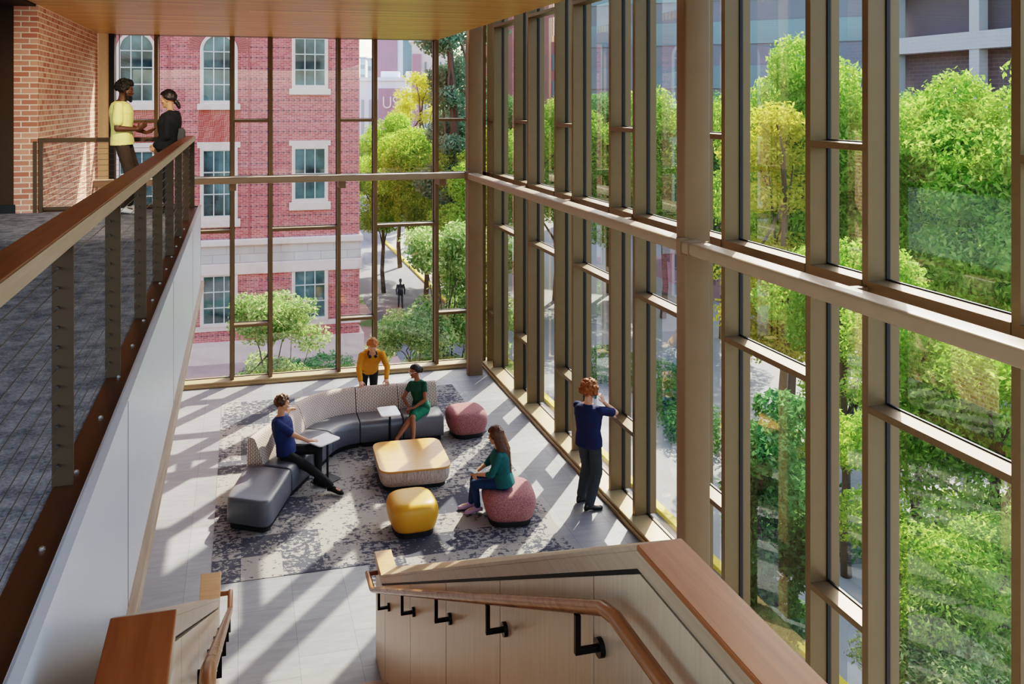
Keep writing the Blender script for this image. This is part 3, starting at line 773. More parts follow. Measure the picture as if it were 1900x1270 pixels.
def person(lab, base, P, Nk, Hc, face, rv, hiprv, wr, el, an, kn, feet, k=1., fem=False, hands=None, skinm=None, top=None, bottom=None, shoe=None,
           sleeve=.55, hair=None, hairm=None, bend=.02, leglen=1., long_sleeve=False, skirt=False, trouser_r=1., top_low=-.06, headup=(0,0,1), legs_bare=False, top_inf=.014, shoe_h=1.35, hdisp=.004, neckline=1.0, inf_sl=.013):
    base = Vector(base)
    V = lambda p: Vector(p)-base
    t = thing('person', lab, 'person', base)
    P = V(P); Nk = V(Nk); Hc = V(Hc); rv = Vector(rv).normalized(); hiprv = Vector(hiprv).normalized()
    fw = Vector((0,0,1)).cross(rv); fw.normalize()
    up = (Nk-P).normalized(); rvt = (rv-up*rv.dot(up)).normalized()
    prof = FEM if fem else MALE
    sw = (.150 if fem else .178)*k
    sh = {s: Nk-up*.064*k+rvt*s*sw for s in (1,-1)}
    hp = {s: P+hiprv*s*.088*k-Vector((0,0,.02)) for s in (1,-1)}
    ua, fa = .285*k, .25*k; th, sk = .43*k*leglen, .42*k*leglen
    J = {}
    for s, i in ((1,0),(-1,1)):
        e, w = ik(sh[s], V(wr[i]), ua, fa, el[i]); J['e',s] = e; J['w',s] = w
        kn_, a_ = ik(hp[s], V(an[i]), th, sk, kn[i]); J['k',s] = kn_; J['a',s] = a_
    fem_k = .88 if fem else 1.
    b = MB()
    b.rings(torso_rings(P, Nk, rvt, k, prof, bend, fw))
    b.cap(Nk-up*.05*k, Hc-Vector((0,0,.05*k))-Vector(face).normalized()*.02*k, .058*k*fem_k, .052*k*fem_k, 12)
    at, Rm = head_mesh(b, Hc, face, headup, k, fem=fem)
    for s in (1,-1):
        b.cap(sh[s], J['e',s], .050*k*fem_k, .039*k*fem_k); m_ = J['e',s].lerp(J['w',s], .3)
        b.cap(J['e',s], m_, .039*k*fem_k, .038*k*fem_k); b.cap(m_, J['w',s], .038*k*fem_k, .024*k*fem_k)
        hd = hands[0 if s == 1 else 1]
        hand(b, J['w',s], hd[0], hd[1], k*(.92 if fem else 1.), s*hd[3] if len(hd) > 3 else s, hd[2])
        b.cap(hp[s], J['k',s], .080*k, .054*k); c_ = J['k',s].lerp(J['a',s], .28)
        b.cap(J['k',s], c_, .052*k, .052*k); b.cap(c_, J['a',s], .052*k, .032*k)
        fd = Vector(feet[0 if s == 1 else 1]).normalized()
        b.cap(J['a',s]+Vector((0,0,-.03*k)), J['a',s]+fd*.13*k+Vector((0,0,-.045*k)), .034*k, .026*k)
    obj('body', bake(b, VOX, 'body', 3), skinm, t)
    # eyes and mouth
    e_ = MB()
    for s in (-1, 1): e_.ell(at(s*.031,.0885,.006), (.008*k,.0045*k,.0045*k), Rm, 8)
    obj('eyes', e_, 'black', t, smooth=True)
    o_ = MB().ell(at(0,.099,-.052), (.020*k,.0045*k,.005*k), Rm, 8); obj('mouth', o_, M['lips'], t, smooth=True)
    # top garment
    g = MB(); inf = top_inf
    pr = [(tt, w+inf, d_+inf+.004, o) for tt, w, d_, o in prof if tt >= top_low and tt <= .95]
    w0 = pr[0]; pr = [(top_low, w0[1]+.004, w0[2]+.004, w0[3])]+pr+[(neckline, .074*fem_k, .070*fem_k, -.005)]
    g.rings(torso_rings(P, Nk, rvt, k, pr, bend, fw))
    for s in (1,-1):
        frac = sleeve
        q = .060*k*fem_k
        g.cap(sh[s]-rvt*s*.03*k, sh[s], q, q)
        if long_sleeve:
            g.cap(sh[s], J['e',s], q, .052*k); g.cap(J['e',s], J['e',s].lerp(J['w',s], long_sleeve), .052*k, .040*k)
        else:
            g.cap(sh[s], sh[s].lerp(J['e',s], frac), q, (.050*fem_k+inf_sl)*k*.93)
    obj('top', bake(g, .0078, 'top', 5, .0035, 14), top, t)
    # lower garment
    if not skirt:
        g = MB(); pp = [(tt, w+.012, d_+.012, o) for tt, w, d_, o in prof if tt <= .13]; pp.append((.16, pp[-1][1], pp[-1][2], 0))
        g.rings(torso_rings(P, Nk, rvt, k, pp, bend, fw))
        for s in (1,-1):
            r_ = trouser_r
            g.cap(hp[s], J['k',s], .092*k, .066*k*r_); g.cap(J['k',s], J['k',s].lerp(J['a',s], .93), .066*k*r_, .052*k*r_)
        obj('trousers', bake(g, .0078, 'trousers', 5, .004, 12), bottom, t)
    else:
        g = MB(); pp = [(tt, w+.014, d_+.014, o) for tt, w, d_, o in prof if tt <= .3]
        g.rings(torso_rings(P, Nk, rvt, k, pp, bend, fw))
        for s in (1,-1): g.cap(hp[s], hp[s].lerp(J['k',s], .78), .098*k, .085*k)
        g.cap((hp[1]+hp[-1])/2, ((hp[1]+hp[-1])/2).lerp((J['k',1]+J['k',-1])/2, .72), .10*k, .09*k)
        obj('skirt', bake(g, .0078, 'skirt', 6, .003, 12), bottom, t)
    for i, s in enumerate((1,-1)):
        fd = Vector(feet[i]).normalized(); a = J['a',s]; dn = Vector((0,0,-1)); 
        side = fd.cross(Vector((0,0,1))).normalized(); un = side.cross(fd)
        mb = MB(); rs = []
        for u, w, hh, zc in ((-.075,.02,.03,-.055),(-.06,.034,.045*shoe_h,-.045),(-.02,.038,.058*shoe_h,-.035),(.04,.040,.048,-.045),(.10,.046,.036,-.055),(.15,.046,.030,-.062),(.185,.034,.024,-.066),(.20,.012,.012,-.070)):
            c = a+fd*u*k+un*zc*k
            rs.append([c+side*w*k*math.cos(2*PI*j/14)+un*max(-.026, hh*math.sin(2*PI*j/14))*k for j in range(14)])
        so = obj('shoe', mb.rings(rs), shoe, t, smooth=True)
    if hair is not None:
        h = MB(); hair(h, at, k, Rm, Hc, Nk, rvt, fw)
        obj('hair', bake(h, .009, 'hair', 1, hdisp, 50), hairm, t)
    return t, at, Rm, J
M['lips'] = skin('lips', (.42,.17,.14))
sk_light = skin('skin_light', (.66,.36,.25)); sk_tan = skin('skin_tan', (.58,.29,.17)); sk_brown = skin('skin_brown', (.27,.115,.06)); sk_dark = skin('skin_dark', (.10,.042,.022)); sk_mid = skin('skin_warm', (.50,.27,.16))
def hair_short(seed, th=.012, r=.024, curl=0, front=.35, low=-.03, n=170):
    def fn(h, at, k, Rm, Hc, Nk, rv, fw):
        hair_blobs(h, at, k, cap_spots(n, th, front, low, seed, .010+curl, r))
    return fn
# 1 man on the phone by the side glazing
fx = Vector((.80,.60,0)); rx = (.60,-.80,0)
man, at, Rm, J = person('curly-haired man in a navy T-shirt phoning at the side window, leaning on the sill bar', (4.80,11.22,0), (4.79,11.21,.93), (4.77,11.20,1.47), (4.80,11.218,1.635), (.85,.5,-.08), rx, rx,
    [(4.965,11.10,1.50), (5.10,11.32,1.255)], [(.35,-.1,-1), (-.3,.4,-.8)], [(4.74,11.09,.09), (4.73,11.36,.09)], [fx, fx], [(1,.05,0), (.9,.3,0)],
    k=1.02, hands=[((-.28,.12,.9), (-.5,.6,.1), .55), ((.6,-.5,-.05), (0,0,-1), .3)], skinm=sk_light, top=cloth('navy_cotton', (.012,.02,.085)), bottom=cloth('charcoal_denim', (.045,.055,.068)),
    shoe=simple('black_leather_shoe', (.012,.012,.014), .3), hair=hair_short(3, .028, .027, .018, .45, -.07, 300), hairm=simple('auburn_curls', (.26,.085,.02), .6, 0, .45, 50), trouser_r=1.28, hdisp=.009, sleeve=.72, inf_sl=.022, top_low=-.10, top_inf=.026)
ph = thing('phone', 'teal-cased phone held to the ear of the man at the window', 'phone', (4.80,11.22,0))
pc = at(.105,.0,-.01)
obj('case', MB().box(-.006,.006,-.036,.036,-.072,.072), simple('teal_phone_case', (.03,.16,.17), .4), ph, bevel=.004).location = pc
obj('camera_bump', MB().box(.006,.009,-.03,-.008,.035,.062), 'black', ph, bevel=.001).location = pc
for o_ in ph.children: o_.rotation_euler = (R(-12), 0, math.atan2(fx.y, fx.x)-PI/2+R(4))
# 2 man leaning on the sofa back
def lean_hair(h, at, k, Rm, Hc, Nk, rv, fw):
    hair_blobs(h, at, k, cap_spots(190, .014, .5, -.015, 5, .012, .024))
    hair_blobs(h, at, k, [(x*.02, .075, .095, .024) for x in (-2,-1,0,1,2)])
man2, at2, Rm2, J2 = person('man in a mustard sweater leaning with both hands on the sofa backrest', (2.28,15.6,0), (2.28,15.52,.84), (2.28,15.10,1.24), (2.27,14.97,1.39), (-.04,-.86,-.5), (-1,0,0), (-1,0,0),
    [(2.02,14.72,.875), (2.47,14.72,.875)], [(-.8,.2,.1), (.8,.2,.1)], [(2.18,15.92,.09), (2.40,15.95,.09)], [(0,-1,0), (0,-1,0)], [(0,-1,0), (0,-1,0)],
    k=1.02, hands=[((0,-.85,-.35), (0,-.3,-1), .75), ((0,-.85,-.35), (0,-.3,-1), .75)], skinm=sk_light, top=cloth('mustard_knit', (.56,.25,.012), .12, 20), bottom=cloth('black_denim', (.02,.02,.026)),
    shoe=M['black'], hair=lean_hair, hairm=simple('ginger_hair', (.42,.16,.04), .55, 0, .4, 45), long_sleeve=.93, bend=.05, top_low=-.04)
hp_ = MB().tube([at2(.075*math.cos(a), .0+.075*math.sin(a)+.015, -.155-.02*math.sin(a)) for a in [R(v) for v in range(-200, 21, 20)]], .014, 10)
hd = thing('headphones', 'dark headphones worn round the neck of the leaning man', 'headphones', (2.28,15.6,0))
ho = obj('band', hp_, 'black', hd, smooth=True); ho.location = (0,0,0)
hd2 = MB().ell(at2(.05,.085,-.15), (.03,.022,.03)).ell(at2(-.05,.085,-.15), (.03,.022,.03)); obj('ear_cups', hd2, 'black', hd, smooth=True)
wt = MB().tube([J2['w',1].lerp(J2['e',1], .08), J2['w',1].lerp(J2['e',1], .16)], .036, 14)
obj('watch', wt, 'black', man2, smooth=2, label='black wristwatch')
# 3 seated woman in green
def bun_hair(h, at, k, Rm, Hc, Nk, rv, fw):
    hair_blobs(h, at, k, cap_spots(200, .006, .55, -.03, 8, .003, .022))
    hair_blobs(h, at, k, [(0,-.12,.02,.045), (0,-.14,.0,.035), (.01,-.13,-.03,.03)])
f3 = Vector((-.72,-.69,0)); r3 = (-.69,.72,0)
lady, at3, Rm3, J3 = person('woman in a green dress and glasses seated cross-legged on the sofa', (2.98,14.22,0), (2.99,14.24,.515), (2.93,14.27,.965), (2.885,14.25,1.125), (-.95,-.25,-.12), r3, r3,
    [(2.76,14.14,.56), (2.82,14.02,.585)], [(-.5,.5,-.3), (.7,-.5,-.2)], [(2.76,13.76,.10), (2.47,13.78,.17)], [(-.4,-.7,.7), (-.6,-.6,.9)], [(-.35,-.9,-.05), (-.7,-.65,-.15)],
    k=.93, fem=True, hands=[((-.3,-.7,-.3), (0,0,-1), .5), ((-.8,.3,-.2), (0,0,-1), .4)], skinm=sk_brown, top=cloth('dark_green_cotton', (.012,.085,.05), .15), bottom=cloth('emerald_skirt', (.01,.16,.09), .15),
    shoe=M['black'], hair=bun_hair, hairm=simple('black_hair', (.012,.009,.008), .5, 0, .4, 50), skirt=True, sleeve=.42)
gl = thing('glasses', 'clear framed glasses worn by the seated woman in green', 'glasses', (2.98,14.22,0))
gm = simple('clear_frame', (.75,.7,.68), .3)
for s in (-1, 1):
    obj('rim', MB().tube([at3(s*.034+.026*math.cos(a), .104, .006+.02*math.sin(a)) for a in [2*PI*j/14 for j in range(14)]], .0035, 6, True), gm, gl)
    obj('temple', MB().tube([at3(s*.06,.10,.01), at3(s*.082,-.01,.008)], .003, 6), gm, gl)
# 4 seated man in navy polo
f4 = Vector((.93,-.36,0)); r4 = (-.36,-.93,0)
man4, at4, Rm4, J4 = person('man in a navy polo and black trousers seated on the sofa beside a white table', (.66,12.95,0), (.67,12.92,.52), (.575,12.99,1.03), (.605,12.985,1.21), (.97,.22,-.08), r4, (-.45,-.89,0),
    [(1.0,12.78,.672), (.74,13.50,.935)], [(.3,-.6,-.9), (-.4,.3,-.8)], [(1.32,12.46,.10), (1.12,12.80,.10)], [(.5,-.3,.9), (.6,.1,.8)], [(.75,-.65,0), (.85,-.5,0)],
    k=1.0, hands=[((.95,.15,-.05), (0,0,-1), .15), ((.45,.85,-.2), (.2,-.1,-.9), .5)], skinm=sk_tan, top=cloth('navy_polo', (.018,.035,.12)), bottom=cloth('black_trousers', (.014,.014,.017)),
    shoe=simple('black_suede', (.013,.012,.013), .9), hair=hair_short(11, .010, .023, .004, .45, -.04, 200), hairm=simple('brown_hair', (.10,.045,.02), .55, 0, .4, 50), sleeve=.80, top_inf=.024, inf_sl=.016)
# 5 woman on the ottoman
def long_hair(h, at, k, Rm, Hc, Nk, rv, fw):
    hair_blobs(h, at, k, cap_spots(200, .012, .5, -.10, 9, .004, .028))
    rnd = random.Random(4)
    for i in range(70):
        a = R(rnd.uniform(95, 265+60)); x = .078*math.cos(a+PI/2*0)*1.0; y = .085*math.sin(a)
        if y > .03: y = -.03
        top_ = at(x, y-.02, .02); L = rnd.uniform(.46, .60)
        end = top_+Vector((0,0,-L*k))-fw*(rnd.uniform(.10,.13)-(.085-abs(y))*.15)+rv*x*.5
        mid = top_.lerp(end, .48)-fw*.035
        h.tube([top_, mid, end], [.030*k, .027*k, .012*k], 8)
f5 = Vector((-.95,.30,0)); r5 = (.30,.95,0)
wom, at5, Rm5, J5 = person('long-haired woman in a teal shirt and jeans sitting on the front mauve ottoman', (3.50,11.17,0), (3.50,11.16,.535), (3.43,11.17,.985), (3.395,11.19,1.145), (-.93,.36,-.22), r5, r5,
    [(3.15,11.30,.625), (3.13,11.22,.63)], [(.3,.8,-.7), (.5,-.7,-.8)], [(3.14,11.53,.10), (3.20,11.40,.10)], [(-.8,.2,.8), (-.8,.1,.8)], [(-.95,.1,0), (-.98,-.05,0)],
    k=.95, fem=True, hands=[((-.4,-.6,-.2), (.3,0,-.9), .8), ((-.4,.6,.0), (.2,.2,-.9), .8)], skinm=sk_mid, top=cloth('teal_shirt', (.012,.11,.11), .2), bottom=cloth('blue_jeans', (.015,.045,.12), .2),
    shoe=simple('lilac_flats', (.42,.28,.42), .6), hair=long_hair, hairm=simple('long_brown_hair', (.09,.032,.015), .45, 0, .5, 40, stretch=(3,3,.3)), long_sleeve=.25, top_inf=.032, top_low=-.08, shoe_h=.7, trouser_r=.95)
p5 = thing('phone', 'light blue phone in the hands of the woman on the ottoman', 'phone', (3.10,11.26,.66), R(20))
obj('case', MB().box(-.035,.035,-.07,.07,-.004,.004), simple('light_blue_case', (.25,.45,.65), .4), p5, bevel=.002)
obj('screen', MB().box(-.031,.031,-.065,.065,.004,.005), 'black', p5)
# 6 man upstairs
def afro(h, at, k, Rm, Hc, Nk, rv, fw): hair_blobs(h, at, k, cap_spots(300, .018, .48, -.06, 13, .012, .021)); hair_blobs(h, at, k, [(x*.018,.060,.115,.020) for x in (-2,-1,0,1,2)])
f6 = Vector((1,-.06,0)); r6 = (-.06,-1,0)
man6, at6, Rm6, J6 = person('bearded man in a yellow T-shirt standing on the upper floor and talking with open hands', (-1.56,12.36,UP), (-1.56,12.34,UP+.99), (-1.585,12.34,UP+1.53), (-1.53,12.33,UP+1.68), (.99,0,-.14), r6, r6,
    [(-1.36,12.22,UP+1.15), (-1.27,12.36,UP+1.10)], [(-.5,-.3,-.8), (-.4,.3,-.8)], [(-1.57,12.24,UP+.10), (-1.50,12.44,UP+.10)], [(1,0,0), (1,0,0)], [(1,-.15,0), (1,.1,0)],
    k=1.06, hands=[((.80,.1,.5), (-.3,.8,.3), .35), ((.8,-.3,.1), (0,-.4,.9), .5)], skinm=sk_dark, top=cloth('yellow_cotton', (.85,.78,.30), .08, 10), bottom=cloth('brown_jeans', (.055,.035,.025)),
    shoe=simple('white_sneaker', (.72,.70,.68), .6), hair=afro, hdisp=.011, hairm=simple('black_curls', (.010,.008,.007), .7, 0, .4, 60), trouser_r=1.1, sleeve=.68, inf_sl=.02, top_low=-.10, top_inf=.022)
bd = MB(); hair_blobs(bd, at6, 1.06, [(x*.018, .055+.02*(3-abs(x))/3, z, .022) for x in (-3,-2,-1,0,1,2,3) for z in (-.085,-.11)]+[(x*.012,.085,-.128,.02) for x in (-1,0,1)]+[(s*.066,.03-.01*j,-.07+.03*j,.014) for s in (-1,1) for j in range(3)]+[(x*.012,.098,-.038,.008) for x in (-1.5,-.5,.5,1.5)])
obj('beard', bake(bd, .008, 'beard', 1, .003, 60), M_ := simple('black_beard', (.010,.008,.007), .8, 0, .3, 60), man6)
# 7 woman upstairs
def pony(h, at, k, Rm, Hc, Nk, rv, fw):
    hair_blobs(h, at, k, cap_spots(200, .010, .55, -.05, 17, .003, .024))
    hair_blobs(h, at, k, [(0,-.105,-.05,.035),(0,-.125,-.075,.034),(0,-.135,-.105,.030),(0,-.14,-.13,.024),(0,.07,.09,.022),(.02,.075,.085,.02),(-.02,.075,.085,.02)])
r7 = (.2,.98,0)
wom7, at7, Rm7, J7 = person('woman in a black hoodie standing at the corner of the upper railing', (-.99,12.2,UP), (-.97,12.20,UP+.90), (-.93,12.19,UP+1.39), (-.965,12.19,UP+1.555), (-.97,.2,-.12), r7, r7,
    [(-1.14,12.25,UP+.93), (-1.13,12.15,UP+.93)], [(.6,.5,-.4), (.6,-.5,-.4)], [(-.97,12.28,UP+.09), (-.94,12.10,UP+.09)], [(-1,.1,0), (-1,.1,0)], [(-1,.1,0), (-1,0,0)],
    k=.97, fem=True, hands=[((-.4,-.3,-.6), (.3,-.4,0), .6), ((-.4,.2,-.6), (.3,.4,0), .6)], skinm=sk_tan, top=cloth('black_fleece', (.010,.010,.013), .2), bottom=cloth('dark_jeans', (.02,.022,.03)),
    shoe=M['black'], hair=pony, hairm=simple('dark_hair', (.018,.010,.008), .5, 0, .4, 50), long_sleeve=.95, top_low=-.14, top_inf=.045)
hood = MB()
for a in range(-120, 121, 24): hood.ell(at7(.085*math.sin(R(a)), -.05-.05*math.cos(R(a)), -.20-.02*math.cos(R(a))), (.046,.046,.040), None, 10)
obj('hood', bake(hood, .008, 'hood', 3), cloth('black_fleece_hood', (.012,.012,.015), .2), wom7)
bag = thing('shoulder_bag', 'dark grey bag hanging behind the woman in the black hoodie', 'bag', (-.80,12.24,UP+1.02))
obj('pouch', MB().rings([[(x*sx, y*sy, z) for x, y in rsq(.06,.13,.03)] for z, sx, sy in ((-.17,.8,.9),(-.16,1,1),(.10,.9,1),(.14,.45,1.02))]), simple('grey_canvas', (.10,.10,.105), .9), bag, smooth=2)
obj('strap', MB().tube([(-.02,-.11,.13),(-.08,-.08,.30),(-.10,-.03,.40),(-.10,.03,.40),(-.08,.08,.30),(-.02,.11,.13)], .008, 6), 'black', bag, smooth=True)

# ------------------------------------------------------------------ outside: ground and neighbouring building
struct('ground', MB().add([(-120,18.2,G),(160,18.2,G),(160,200,G),(-120,200,G)], [(0,1,2,3)]).add([(5.6,-40,G),(160,-40,G),(160,18.2,G),(5.6,18.2,G)], [(0,1,2,3)]), 'ground')
struct('wall_lower_outside', MB().box(5.30,5.5,-1,18.1,G,-.001).box(-5.3,5.5,17.98,18.1,G,-.001), 'bronze')
tag(obj('curb', MB().box(11.5,11.75,-5,70,G,G+.14), 'curb', bevel=.02), 'yellow painted curb running along the pavement outside the side glazing', 'curb')

YF = 39.49
bld = thing('brick_building', 'red brick hall with arched windows and pale stone band across the plaza', 'building', (-8, YF, G))
BL = Vector((-8, YF, G))
def bobj(name, mb, m, parent=bld, off=BL, **k):
    o = obj(name, mb, m, parent, **k); o.matrix_parent_inverse = Matrix.Translation(-off) if parent is bld else Matrix(); return o
bobj('wall', MB().box(-26, 5.36, YF, YF+20, G, 14.6), 'brick')
bobj('roof', MB().box(-26.5, 5.8, YF-.5, YF+20.4, 14.6, 15.2), 'stone')
bobj('stone_band', MB().box(-26, 5.42, YF-.06, YF+20, -1.55, -.75), 'blockstone')
bobj('band_cornice', MB().box(-26, 5.52, YF-.22, YF+20, -.75, -.45), 'stone', bevel=.05)
bobj('band_ledge', MB().box(-26, 5.46, YF-.13, YF+20, -2.05, -1.55), 'stone', bevel=.03)
bobj('sill_band', MB().box(-26, 5.40, YF-.07, YF+20, -4.55, -4.33), 'stone')
bobj('plinth', MB().box(-26, 5.55, YF-.16, YF+20, G, -5.05), 'stone')
def bwin(x0, x1, z0, z1, nx, nz, arch=False, sill=None, lintel=None, herr=None):
    if herr: bobj('brick_panel', MB().box(x0-.1, x1+.1, YF-.012, YF, *herr), 'herring')
    w = MB(); d = .09; fr = .14
    xc = (x0+x1)/2; r = (x1-x0)/2
    if arch:
        n = 20; out = [(x1, z0)]+[(xc+r*math.cos(PI*i/n), z1-r+r*math.sin(PI*i/n)) for i in range(n+1)]+[(x0, z0)]
        ri = r-fr; inn = [(x1-fr, z0+fr)]+[(xc+ri*math.cos(PI*i/n), z1-r+ri*math.sin(PI*i/n)) for i in range(n+1)]+[(x0+fr, z0+fr)]
    else:
        out = [(x1,z0),(x1,z1),(x0,z1),(x0,z0)]; inn = [(x1-fr,z0+fr),(x1-fr,z1-fr),(x0+fr,z1-fr),(x0+fr,z0+fr)]
    m_ = len(out)
    w.rings([[(x, YF-d, z) for x, z in out], [(x, YF, z) for x, z in out], [(x, YF, z) for x, z in inn], [(x, YF-d, z) for x, z in inn]], closed=True)
    o = bobj('window', w, 'stone')
    g = MB().add([(x, YF-.015, z) for x, z in inn[::-1]], [tuple(range(m_))]); obj('pane', g, 'facade_glass', o)
    mu = MB(); X0, X1, Z0, Z1 = x0+fr, x1-fr, z0+fr, z1-fr
    for i in range(nx+1):
        x = X0+(X1-X0)*i/nx; zt = Z1
        if arch: 
            dx = abs(x-xc); zt = z1-r+math.sqrt(max(0, (r-fr)**2-dx*dx))
        mu.box(x-.025, x+.025, YF-.055, YF-.012, Z0, zt)
    for j in range(nz+1):
        z = Z0+(Z1-Z0)*j/nz; hx = (X1-X0)/2
        if arch and z > z1-r: hx = math.sqrt(max(.01, (r-fr)**2-(z-z1+r)**2))
        mu.box(xc-hx, xc+hx, YF-.050, YF-.012, z-.025, z+.025)
    obj('muntins', mu, 'wframe', o)
    if arch:
        vs = MB(); n = 34
        for i in range(n):
            a0, a1 = PI*(i+.07)/n, PI*(i+.93)/n
            q = [(xc+rr*math.cos(a), z1-r+rr*math.sin(a)) for rr, a in ((r+.02,a0),(r+.48,a0),(r+.48,a1),(r+.02,a1))]
            vs.rings([[(x, YF-.03, z) for x, z in q], [(x, YF, z) for x, z in q]])
        obj('arch_bricks', vs, 'arch_brick', o)
    if sill: bobj('sill', MB().box(x0-.12, x1+.12, YF-.16, YF, *sill), 'stone', bevel=.02)
    if lintel: bobj('lintel', MB().box(x0-.12, x1+.12, YF-.07, YF, *lintel), 'stone')
def fg():
    m, nt, b = mat('facade_glass'); v = coords(nt)
    f = noise_(nt, v, .9, 3)
    nt.links.new(mixc(nt, ramp(nt, f, .35, .65), (.015,.03,.035), (.12,.19,.19)), b.inputs['Base Color']); b.inputs['Roughness'].default_value = .05
    return m
M['facade_glass'] = fg(); M['arch_brick'] = simple('arch_brick', (.48,.14,.12), .85, 0, .25, 3)
for k in range(-5, 1):
    x0 = -1.77+3.48*k; x1 = x0+1.63
    bwin(x0, x1, 5.62, 8.84, 3, 4, True, sill=(5.36, 5.64), herr=(3.92, 5.36))
    bwin(x0, x1, .46, 3.68, 3, 3, False, sill=(.11, .46), lintel=(3.66, 3.92))
    bwin(x0, x1, -4.36, -1.95, 3, 3, False)
bwin(2.25, 3.90, 6.33, 10.2, 3, 5, False, sill=(6.04, 6.33))
bwin(2.25, 3.90, 1.12, 3.71, 3, 2, False, sill=(.76, 1.12), lintel=(3.71, 3.95))
bwin(2.25, 3.90, -4.33, -1.80, 3, 3, False)
for x in (-3.1, .35, 1.35): bobj('pilaster_edge', MB().box(x, x+.05, YF-.04, YF, -.45, 14.6), 'arch_brick')

# far buildings
def world(px, py, Z):   # only used to note down distances
    c, s = .96952, .24501; a = (px-845)*Z/1575
    return (a*c+Z*s, -a*s+Z*c, 5.75-(py-188)*Z/1575)
M['dusk'] = simple('pinkish_brick', (.30,.13,.12), .85, 0, .1, .5)
def block(name, lab, p0, p1, Z, depth, m, base=G):
    a = world(*p0, Z); b = world(p1[0], p1[1], Z)
    c, s = .96952, .24501; w = math.hypot(b[0]-a[0], b[1]-a[1])
    t = thing(name, lab, 'building', (a[0], a[1], base), math.atan2(b[1]-a[1], b[0]-a[0]))
    h = a[2]-base
    obj('wall', MB().box(0, w, 0, depth, 0, h), m, t)
    obj('roof', MB().box(-.3, w+.3, -.3, depth+.3, h, h+.4), 'bwhite', t)
    return t, w, h
t, w, h = block('office_building', 'low white hall with a mauve sign wall across the street', (640,150), (752,0), 99, 14, 'bwhite')
s = w/135.; sx = 75*s
obj('sign_wall', MB().box(sx, sx+47*s, -.4, 0, 0, h-.9), 'mauve', t)
for i in range(6): obj('pier', MB().box(1+i*.9, 1.3+i*.9, -.1, 0, 0, h-2.2), 'concrete', t)
cu = bpy.data.curves.new('usc', 'FONT'); cu.body = 'USC'; cu.size = 1.95; cu.extrude = .04
to = bpy.data.objects.new('usc', cu); C.objects.link(to); bpy.context.view_layer.update()
lm = bpy.data.meshes.new_from_object(to.evaluated_get(bpy.context.evaluated_depsgraph_get())); bpy.data.objects.remove(to)
lo = obj('sign_lettering', lm, 'letter', t); lo.location = (sx+.45, -.46, h-3.2); lo.rotation_euler = (R(90),0,0); lo.scale = (.85,1,1)
for q in range(3): obj('rooftop_unit', MB().box(sx+q*3, sx+q*3+2.2, 3, 5, h, h+1.2), 'bwhite', t, bevel=.1)
t, w, h = block('tower_building', 'tall mauve and pale tower block rising behind the low white hall', (692,20), (800,0), 130, 25, 'bwhite')
s = w/108.
obj('brick_panel', MB().box(1*s, 45*s, -.3, 0, h*.35, h-3.5), 'mauve', t); obj('glass_strip', MB().box(56*s, 72*s, -.3, 0, 0, h), 'teal_glass', t)
obj('glass_strip', MB().box(74*s, 104*s, -.3, 0, 0, h-2), 'teal_glass', t)
t, w, h = block('apartment_building', 'beige block with a mauve end panel half hidden by the pine', (764,78), (835,0), 85, 10, 'beige_out') if M.setdefault('beige_out', simple('beige_render', (.66,.60,.56), .8, 0, .06, .5)) else None
s = w/71.
obj('end_panel', MB().box(1*s, 17*s, -.2, 0, 1, h-1.2), 'mauve', t)
for i in range(3): obj('window_strip', MB().box((24+i*14)*s, (27+i*14)*s, -.12, 0, 1, h-2), 'teal_glass', t)
for i, (p0, p1, Z, lab) in enumerate((((668,108),(678,0),260,'pale blue distant tower on the skyline, left of two'), ((682,110),(690,0),240,'pale distant tower on the skyline, right of two'))):
    t, w, h = block('distant_tower', lab, p0, p1, Z, 12, 'bwhite')
    for j in range(4): obj('window_band', MB().box(.2, w-.2, -.2, 0, h-2-j*3, h-3.2-j*3), 'concrete', t)
t, w, h = block('backdrop_block', 'added dark pinkish backdrop block hiding the sky just right of the far corner, beyond the trees', (897,-75), (1066,0), 112, 14, 'dusk')  # added block that covers the bright sky behind the far panes
for i in range(7):
    for j in range(5): obj('window', MB().box(w*(i+.3)/7, w*(i+.7)/7, -.15, 0, 1.5+j*3.6, 3.6+j*3.6), 'teal_glass', t)
# parking structure on the right side
def decks(name, lab, x0, x1, y0, y1, h, floors, m):
    t = thing(name, lab, 'building', (x0, y0, G))
    for i in range(floors+1):
        z = h*i/floors
        obj('floor_slab', MB().box(0, x1-x0, 0, y1-y0, z, z+.9), m, t)
    obj('core', MB().box(1.0, x1-x0-1, 1.0, y1-y0-1, 0, h), 'dark_core', t)
    for yy in np.arange(0, y1-y0, 5.5): obj('column', MB().box(.05, .6, float(yy), float(yy)+.6, 0, h), m, t)
    return t
M['slate'] = simple('slate_cladding', (.17,.19,.22), .7, 0, .1, .3)
M['dark_core'] = simple('dark_interior', (.09,.085,.10), .8)
decks('parking_structure', 'grey building of stacked concrete decks beyond the trees on the right', 36, 60, 2, 42, 18, 5, 'concrete')
t = thing('backdrop_tower', 'large added blue-grey backdrop block hiding the sky beyond the trees on the right', 'building', (30, 76, G), R(-38))  # added to darken the view so reflections show in the side glazing
obj('wall', MB().box(0, 43, 0, 16, 0, 24), 'slate', t); obj('roof', MB().box(-.4, 43.4, -.4, 16.4, 24, 24.6), 'concrete', t)
for j in range(6): obj('window_band', MB().box(.6, 42.4, -.12, 0, 1.2+j*3.9, 3.2+j*3.9), 'teal_glass', t)
t = decks('annexe_building', 'low mauve annexe standing behind the street trees on the right', 27, 38, 44, 54, 9, 3, 'mauve')

